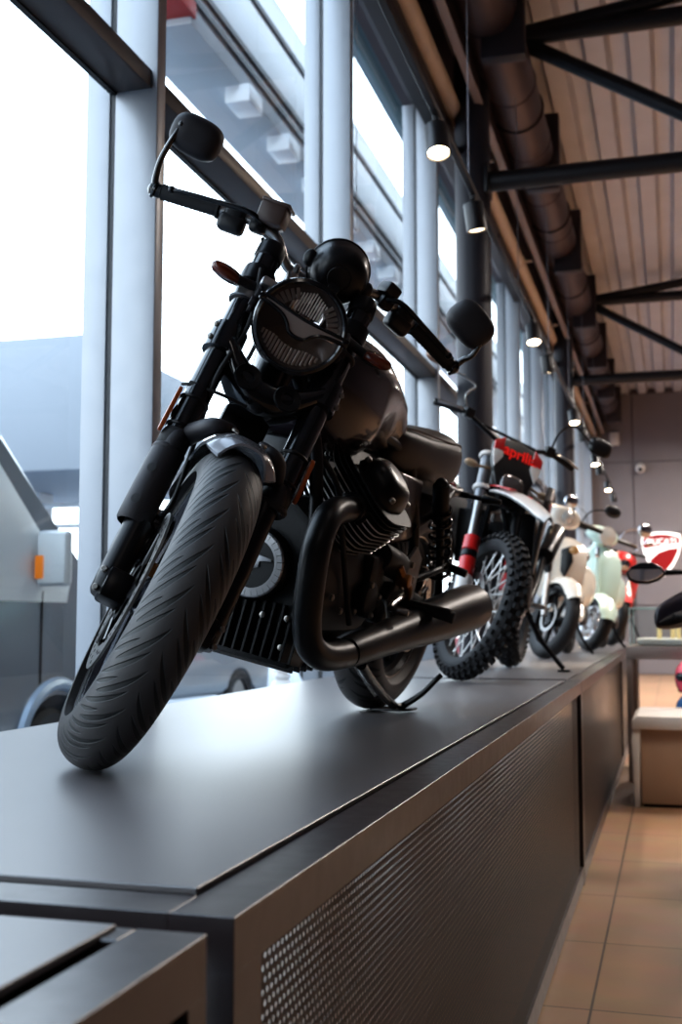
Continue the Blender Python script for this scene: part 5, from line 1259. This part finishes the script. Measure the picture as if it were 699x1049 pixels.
mb = MB(); mb.prism([(-.38, -.36), (.40, -.36), (.40, .36), (-.30, .36), (-.40, .2)], (.12+.01, 9.0, .104), (1, 0, 0), (0, 1, 0), .045, bev=.012)
obj('display_board', mb, M_CTOP, label='thick white board lying inside the glass case', cat='board')
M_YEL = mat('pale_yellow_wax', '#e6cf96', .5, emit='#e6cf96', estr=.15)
for i, (x, y, h, lb) in enumerate(((-.10, 8.80, .125, 'tall pale yellow candle, front left of three in the glass case'), (-.005, 8.98, .12, 'pale yellow candle, rear middle of three in the glass case'), (.035, 8.84, .085, 'short pale yellow candle, right of three in the glass case'))):
    c = empty('candle', (x, y, .127), label=lb, cat='candle', group='candles in the glass case')
    mb = MB(); mb.lathe([(0, 0), (.016, 0), (.0165, h), (.012, h+.004), (0, h+.002)], (0, 0, 0), (0, 0, 1), 20); obj('wax', mb, M_YEL, c)
    mb = MB(); mb.cyl((0, 0, h), (.001, 0, h+.012), .0015, n=6); obj('wick', mb, M_BLK, c)
# motorcycle on the floor, only its left mirror, lever guard and bar reach into view
tour = empty('motorcycle', (.42, 4.55, ZF+.001), (0, 0, R(90)), label='black motorcycle on the floor at the right edge, only mirror and hand guard showing', cat='motorcycle')
def tb(nm, mb, m, par=tour, label=None): return obj(nm, mb, m, par, label=label)
M_TB = mat('dark_touring_paint', '#26222a', .3, .2, coat=.5)
for nm, c, ro, hw in (('rear_tire', V((-.25, 0, .32)), .32, .08), ('front_tire', V((1.22, 0, .34)), .34, .055)):
    tyre(nm, c, ro, hw, .24, None, tour)
    mb = MB(); mb.lathe([(.248, -.04), (.225, -.03), (.225, .03), (.248, .04), (.238, 0)], c, (0, 1, 0), 40, loop=True); mb.cyl(c-V((0, .05, 0)), c+V((0, .05, 0)), .045, n=20)
    for k in range(9):
        a = 2*PI*k/9; mb.tube([c, c+V((.235*math.cos(a), 0, .235*math.sin(a)))], .010, 6)
    tb(nm.replace('tire', 'rim'), mb, MC_BLK)
for s in (-1, 1):
    mb = MB(); mb.cyl((1.22, s*.1, .34), (.93, s*.1, .98), .026, n=16); tb('fork_leg', mb, MC_STEEL)
    mb = MB(); mb.cyl((.84, s*.22, 1.14), (.79, s*.42, 1.15), .017, n=16, bev=.003); tb('grip', mb, MC_RUB)
    mb = MB(); secs = []
    for q, w, h in ((0, .02, .05), (.12, .04, .07), (.4, .052, .085), (.75, .05, .075), (.95, .035, .05), (1, .012, .02)):
        secs.append(superell((lerp(.93, .80, q**2), s*lerp(.14, .50, q), lerp(1.26, 1.14, q)), (1, 0, 0), (0, 0, 1), w, h, 2.6, 20))
    mb.loft(secs, 4); hg = tb('hand_guard', mb, M_TB)
    mb = MB(); mb.loft([superell((lerp(.90, .77, q**2), s*lerp(.18, .48, q), lerp(1.215, 1.115, q)), (1, 0, 0), (0, 0, 1), w, h, 2.6, 16) for q, w, h in ((0, .02, .02), (.3, .035, .032), (.8, .03, .03), (1, .01, .01))], 3); tb('guard_inner', mb, MC_PLAS, hg)
    mb = MB(); mb.ctube([(.90, s*.10, 1.25), (.90, s*.22, 1.33), (.88, s*.35, 1.345), (.86, s*.45, 1.345)], [.012, .010, .010, .014], 10); ms = tb('mirror_stalk', mb, MC_BLK)
    t = V((.86, s*.535, 1.345))
    ring = [(-.085, .0), (-.06, .028), (-.02, .045), (.03, .046), (.07, .025), (.088, -.005), (.06, -.035), (.01, -.052), (-.045, -.048), (-.075, -.03)]
    mb = MB(); mb.loft([[t+V((d, s*(-x)*k, z*k)) for x, z in ring] for d, k in ((-.012, .97), (-.008, 1), (.005, 1), (.025, .8), (.034, .4))], 2); tb('mirror_housing', mb, MC_BLK, ms)
    mb = MB(); mb.prism([(-s*x*.88, z*.86) for x, z in ring], t+V((-.018, 0, 0)), (0, 1, 0), (.55, 0, 1), .004); tb('mirror_glass', mb, mat('mirror_silver', '#e8e6e2', .03, 1.), ms)
mb = MB(); mb.ctube([(.79, -.42, 1.15), (.84, -.22, 1.14), (.9, -.1, 1.1), (.9, .1, 1.1), (.84, .22, 1.14), (.79, .42, 1.15)], .011, 12); tb('handlebar', mb, MC_BLK)
mb = MB(); mb.loft([superell((x, 0, z), (0, 1, 0), (0, 0, 1), w, h, 2.4, 24) for x, z, w, h in ((.92, .90, .04, .05), (.86, .93, .15, .12), (.6, .93, .17, .13), (.4, .88, .12, .08), (.36, .86, .04, .03))], 4); tb('fuel_tank', mb, M_TB)
mb = MB(); mb.loft([superell((x, 0, z), (0, 1, 0), (0, 0, 1), w, h, 2.6, 24) for x, z, w, h in ((.42, .84, .1, .04), (.1, .83, .15, .05), (-.3, .88, .14, .05), (-.5, .9, .06, .03))], 4); tb('seat', mb, MC_RUB)
mb = MB(); mb.box((.5, 0, .5), (.45, .3, .36), bev=.06, seg=3); tb('engine', mb, MC_MATTE)
mb = MB()
for s in (-1, 1): mb.ctube([(.95, s*.03, .95), (.7, s*.13, .75), (.3, s*.14, .5), (-.05, s*.12, .36), (-.25, s*.11, .32)], .024, 12)
tb('frame', mb, MC_BLK)
mb = MB(); mb.loft([superell((x, 0, z), (0, 1, 0), (0, 0, 1), w, h, 2.4, 24) for x, z, w, h in ((1.16, 1.0, .04, .05), (1.1, 1.02, .14, .12), (.95, 1.05, .15, .14), (.92, 1.05, .1, .1))], 3); tb('headlight_fairing', mb, M_TB)
mb = MB(); mb.ctube([(.3, .12, .3), (.28, .24, .12), (.27, .30, .012)], .011, 10); tb('stand_leg', mb, MC_BLK); mb = MB(); mb.ctube([(.3, -.12, .3), (.28, -.24, .12), (.27, -.30, .012)], .011, 10); tb('stand_leg', mb, MC_BLK)
# helmets on a low black stand below the case
st = empty('low_stand', (.22, 8.40, ZF), label='low black slatted stand behind the counter under the table edge', cat='stand')
mb = MB()
for k in range(4): mb.box((-.1+.06*k, 0, .40), (.04, .26, .02), bev=.003)
mb.box((0, -.11, .385), (.28, .03, .03)); mb.box((0, .11, .385), (.28, .03, .03)); obj('slatted_top', mb, M_BLK, st)
for sx in (-1, 1):
    for sy in (-1, 1):
        mb = MB(); mb.box((sx*.115, sy*.11, .19), (.03, .03, .38)); obj('leg', mb, M_BLK, st)
def helmet(loc, col, lb):
    h = empty('helmet', loc, label=lb, cat='helmet', group='helmets on the low stand')
    mb = MB(); mb.loft([superell((0, 0, z), (1, 0, 0), (0, 1, 0), a, b_, 2.2, 28) for z, a, b_ in ((0, .085, .10), (.02, .105, .125), (.08, .12, .14), (.15, .112, .13), (.2, .075, .09), (.222, .02, .03))], 4); obj('shell', mb, col, h)
    mb = MB(); mb.loft([superell((0, -.02, z), (1, 0, 0), (0, 1, 0), a, b_, 2.2, 28) for z, a, b_ in ((.075, .112, .128), (.1, .118, .132), (.13, .110, .12))], 3); obj('visor', mb, MC_GLOSS, h)
    mb = MB(); mb.torus((0, 0, .008), (0, 0, 1), .09, .012, 28, 8); obj('rim_trim', mb, MC_RUB, h)
helmet((.12, 8.36, ZF+.415), mat('blue_helmet_paint', '#3d6fae', .25, coat=.6), 'blue helmet at the right edge, under the grey display table')
helmet((.12, 8.36, ZF+.645), mat('pink_helmet_paint', '#e0566e', .25, coat=.6), 'pink helmet stacked on top of the blue one at the right edge')
# ------------------------------------------------------------------ outside, seen through the glazing
M_ASP = mat('grey_asphalt', '#8a9098', .8, 0, 3, .15)
mb = MB(); mb.box((-21.9, 10, -1.05), (40, 90, .1)); obj('street_ground', mb, M_ASP, label='grey paved yard outside the windows', cat='ground', kind='structure').name = 'floor.001'
# dark van parked close to the windows
M_VAN = mat('hazed_grey_van_paint', '#7b848e', .25, .4, coat=.7); M_VW = mat('van_window_painted_bright', '#f2f5f4', .4, 0); M_AMB = mat('orange_indicator', '#d97a1e', .3, emit='#e07a18', estr=.3)  # haze painted into the van grey; window brightness painted as near-white
van = empty('van', (-4.9, 6.5, -1.0), label='dark grey van parked outside behind the first window bay', cat='van')
def vb(nm, mb, m, par=van, label=None): return obj(nm, mb, m, par, label=label)
# side silhouette in (y, z), van faces +y
side = [(-3.9, .35), (-3.95, 1.2), (-3.8, 2.35), (-3.5, 2.5), (-.9, 2.52), (-.2, 2.42), (1.05, 1.42), (1.9, 1.22), (2.15, .95), (2.2, .45), (2.05, .32), (1.55, .32)]
arch = [(.52+.46*math.cos(R(a)), .36+.46*math.sin(R(a))) for a in range(0, 181, 15)]
arch2 = [(-2.6+.42*math.cos(R(a)), .36+.42*math.sin(R(a))) for a in range(0, 181, 15)]
poly = side[:-1]+[(1.02, .31)]+arch+[(.02, .30), (-2.1, .30)]+arch2
mb = MB(); mb.prism(poly, (0, 0, 0), (0, 1, 0), (0, 0, 1), 1.86, bev=.05, seg=3); vb('van_body', mb, M_VAN)
for s in (-1, 1):
    mb = MB(); mb.prism([(-.75, 1.38), (-.75, 2.25), (-.28, 2.25), (.66, 1.52), (.62, 1.38)], (s*.932, 0, 0), (0, 1, 0), (0, 0, 1), .012, bev=.004); vb('side_window', mb, M_VW, label='side window with its brightness painted pale')
    mb = MB(); mb.box((s*.935, -.85, 1.2), (.008, .012, 1.6)); mb.box((s*.935, .30, 1.15), (.008, .012, .6)); vb('door_gap', mb, M_DARK)
    for y in (.52, -2.6):
        mb = MB(); mb.lathe([(.2, -.1), (.3, -.11), (.335, -.08), (.335, .08), (.3, .11), (.2, .1)], (s*.80, y, .345), (1, 0, 0), 36, loop=True); wh = vb('wheel', mb, M_TY)
        mb = MB(); mb.lathe([(0, -.04), (.18, -.06), (.21, -.06), (.21, .06), (.18, .06), (0, .04)], (s*.80, y, .345), (1, 0, 0), 30); vb('wheel_disc', mb, MC_STEEL, wh)
    mb = MB(); mb.torus((s*.93, .52, .36), (1, 0, 0), .48, .045, 40, 8, 0, 2*PI); vb('arch_trim', mb, mat('arch_trim_blue_grey', '#8f9dad', .3, .2))
    mb = MB(); mb.box((s*1.06, .23, 1.66), (.22, .09, .36), bev=.03, seg=3); mm = vb('door_mirror', mb, mat('mirror_cap_white', '#c9ccce', .4), label='pale van door mirror')
    mb = MB(); mb.box((s*1.07, .185, 1.66), (.20, .05, .33), bev=.012); vb('mirror_face', mb, mat('mirror_sky_painted', '#dfe2e2', .3), mm)  # sky reflection painted on as a pale face colour
    mb = MB(); mb.box((s*.99, .16, 1.60), (.06, .02, .15), bev=.006); vb('mirror_indicator', mb, M_AMB, mm, label='orange mirror indicator')
    mb = MB(); mb.box((s*.97, .27, 1.52), (.12, .07, .06), bev=.01); vb('mirror_arm', mb, MC_PLAS, mm)
mb = MB(); mb.prism([(-.02, 0), (.02, 0), (.02, 1.45), (-.02, 1.45)], (0, .45, 1.92-.02), (0, 1, -.8), (0, .8, 1), 1.55); vb('windscreen', mb, M_VW) if 0 else mb.bm.free()
# red car and ribbed post seen below the engine
M_CAR = mat('red_car_paint', '#b8505a', .3, .1, coat=.6)
def car(name_lab, loc, rz, paint):
    c = empty('car', loc, (0, 0, rz), label=name_lab, cat='car', group='cars parked outside')
    pts = [(-2.0, .35), (-2.05, .8), (-1.9, 1.0), (-1.3, 1.42), (-.2, 1.47), (.5, 1.38), (1.15, .98), (1.9, .82), (2.05, .6), (2.0, .3)]
    a1 = [(1.3+.38*math.cos(R(a)), .33+.38*math.sin(R(a))) for a in range(0, 181, 15)]; a2 = [(-1.25+.38*math.cos(R(a)), .33+.38*math.sin(R(a))) for a in range(0, 181, 15)]
    mb = MB(); mb.prism(pts+a1+a2, (0, 0, 0), (1, 0, 0), (0, 0, 1), 1.7, bev=.06, seg=3); obj('car_body', mb, paint, c)
    for s in (-1, 1):
        mb = MB(); mb.prism([(-1.2, 1.0), (-.95, 1.34), (-.2, 1.38), (.42, 1.30), (.9, 1.0)], (0, s*.853, 0), (1, 0, 0), (0, 0, 1), .012); obj('side_window', mb, MC_GLOSS, c)
        for x in (1.3, -1.25):
            mb = MB(); mb.lathe([(.19, -.09), (.27, -.1), (.31, -.07), (.31, .07), (.27, .1), (.19, .09)], (x, s*.76, .312), (0, 1, 0), 32, loop=True); wh = obj('wheel', mb, M_TY, c)
            mb = MB(); mb.lathe([(0, -.05), (.2, -.06), (.2, .06), (0, .05)], (x, s*.76, .312), (0, 1, 0), 28); obj('wheel_disc', mb, MC_STEEL, wh)
        mb = MB(); mb.box((1.98, s*.6, .66), (.08, .3, .14), bev=.03); obj('headlamp', mb, MC_CHR, c)
        mb = MB(); mb.box((-2.0, s*.65, .85), (.08, .25, .16), bev=.03); obj('tail_lamp', mb, mat('red_lens', '#7a0d10', .2, coat=.5), c)
car('red car parked outside, low behind the roadster engine', (-5.3, 22.0, -1.0), R(0), M_CAR)
car('pale silver car parked outside behind the front wheel', (-6.4, 13.0, -1.0), R(-100), mat('silver_car_paint', '#a4adb6', .3, .3, coat=.5))
b = empty('bollard', (-6.32, 18.6, -1.0), label='white ribbed bollard on a flared base outside, below the roadster engine', cat='bollard')
mb = MB(); pr = [(0, 0), (.17, 0), (.16, .03), (.10, .10), (.075, .16)]
for k in range(9): z = .18+.075*k; pr += [(.052, z), (.078, z+.018), (.078, z+.045), (.052, z+.06)]
pr += [(.07, .90), (.085, .95), (.07, 1.02), (0, 1.05)]
mb.lathe([(r_*1.9, z_*1.5) for r_, z_ in pr], (0, 0, 0), (0, 0, 1), 28); obj('post', mb, M_WPL, b)
# station canopy beyond, eaves bands of the neighbouring building
M_CAN1 = mat('pale_blue_cladding', '#8a9098', .6, 0, 1.5, .05); M_CAN2 = mat('grey_blue_cladding', '#bcc2c8', .5, .1, 1.5, .1)
r = empty('filling_canopy', (-17, 14.0, -1.0), label='wide pale blue flat canopy building beyond the van', cat='building')
mb = MB(); mb.box((-1.3, 1.5, 4.1), (22, 4, 1.8), bev=.03); obj('fascia', mb, M_CAN1, r)
for x in (-9, 1, 7.5):
    mb = MB(); mb.box((x, 2, 1.6), (.4, .4, 3.2)); obj('canopy_post', mb, M_CAN2, r)
mb = MB(); 
for z in (2.6, 2.9): mb.cyl((-11, 1, z), (9.5, 1, z), .035, n=8)
for x in range(-10, 10, 2): mb.cyl((x, 1, 2.4), (x, 1, 3.2), .03, n=8)
obj('railing', mb, M_CAN2, r)
r = empty('eaves_band', (-3.3, 18, 4.9), label='long grey-blue eaves band with box lamps outside the upper panes', cat='eaves')
mb = MB(); mb.box((0, 1.2, -.05), (.5, 24.4, 1.1), bev=.01); obj('band_panel', mb, M_CAN2, r)
mb = MB()
for z in (-.42, -.3, .2): mb.box((.26, 1.2, z), (.03, 24.4, .045))
obj('groove_rails', mb, mat('dark_rail', '#3a424c', .5), r)
mb = MB(); mb.box((.02, -11.1, -.1), (.5, .3, .9), bev=.01); obj('end_panel', mb, mat('red_cladding', '#b52a2a', .5), r, label='red end panel')
for k in range(8):
    mb = MB(); mb.box((.22, -9.9+.95*k, -.66), (.20, .30, .14), bev=.01); obj('box_lamp', mb, mat('white_box_lamp', '#e8edf2', .4, emit='#f4f8ff', estr=.0), r)
r = empty('roof_overhang', (-2.6, 18, 6.7), label='dark teal roof overhang high outside the third bay', cat='roof overhang')
mb = MB(); mb.box((0, 0, .1), (1.3, 22, .25)); mb.box((-.6, 0, -.1), (.08, 22, .3)); obj('overhang_panel', mb, mat('teal_cladding', '#4a6672', .5), r)
# ------------------------------------------------------------------ world and colour
w = bpy.data.worlds.new('overcast_sky'); SC.world = w; w.use_nodes = True
nt = w.node_tree; bg = nt.nodes['Background']
tc = nt.nodes.new('ShaderNodeTexCoord'); sp = nt.nodes.new('ShaderNodeSeparateXYZ'); nt.links.new(tc.outputs['Generated'], sp.inputs[0])
cr = nt.nodes.new('ShaderNodeValToRGB'); nt.links.new(sp.outputs['Z'], cr.inputs[0])
cr.color_ramp.elements[0].color = (.92, .96, 1, 1); cr.color_ramp.elements[1].color = (.62, .78, 1, 1)
nt.links.new(cr.outputs[0], bg.inputs[0]); bg.inputs[1].default_value = 4.4
SC.view_settings.view_transform = 'Standard'; SC.view_settings.look = 'Medium High Contrast'
SC.view_settings.exposure = 0.1
cy = SC.cycles
cy.use_denoising = True; cy.max_bounces = 8; cy.diffuse_bounces = 4; cy.glossy_bounces = 4; cy.transparent_max_bounces = 16
cy.caustics_reflective = False; cy.caustics_refractive = False; cy.sample_clamp_indirect = 6
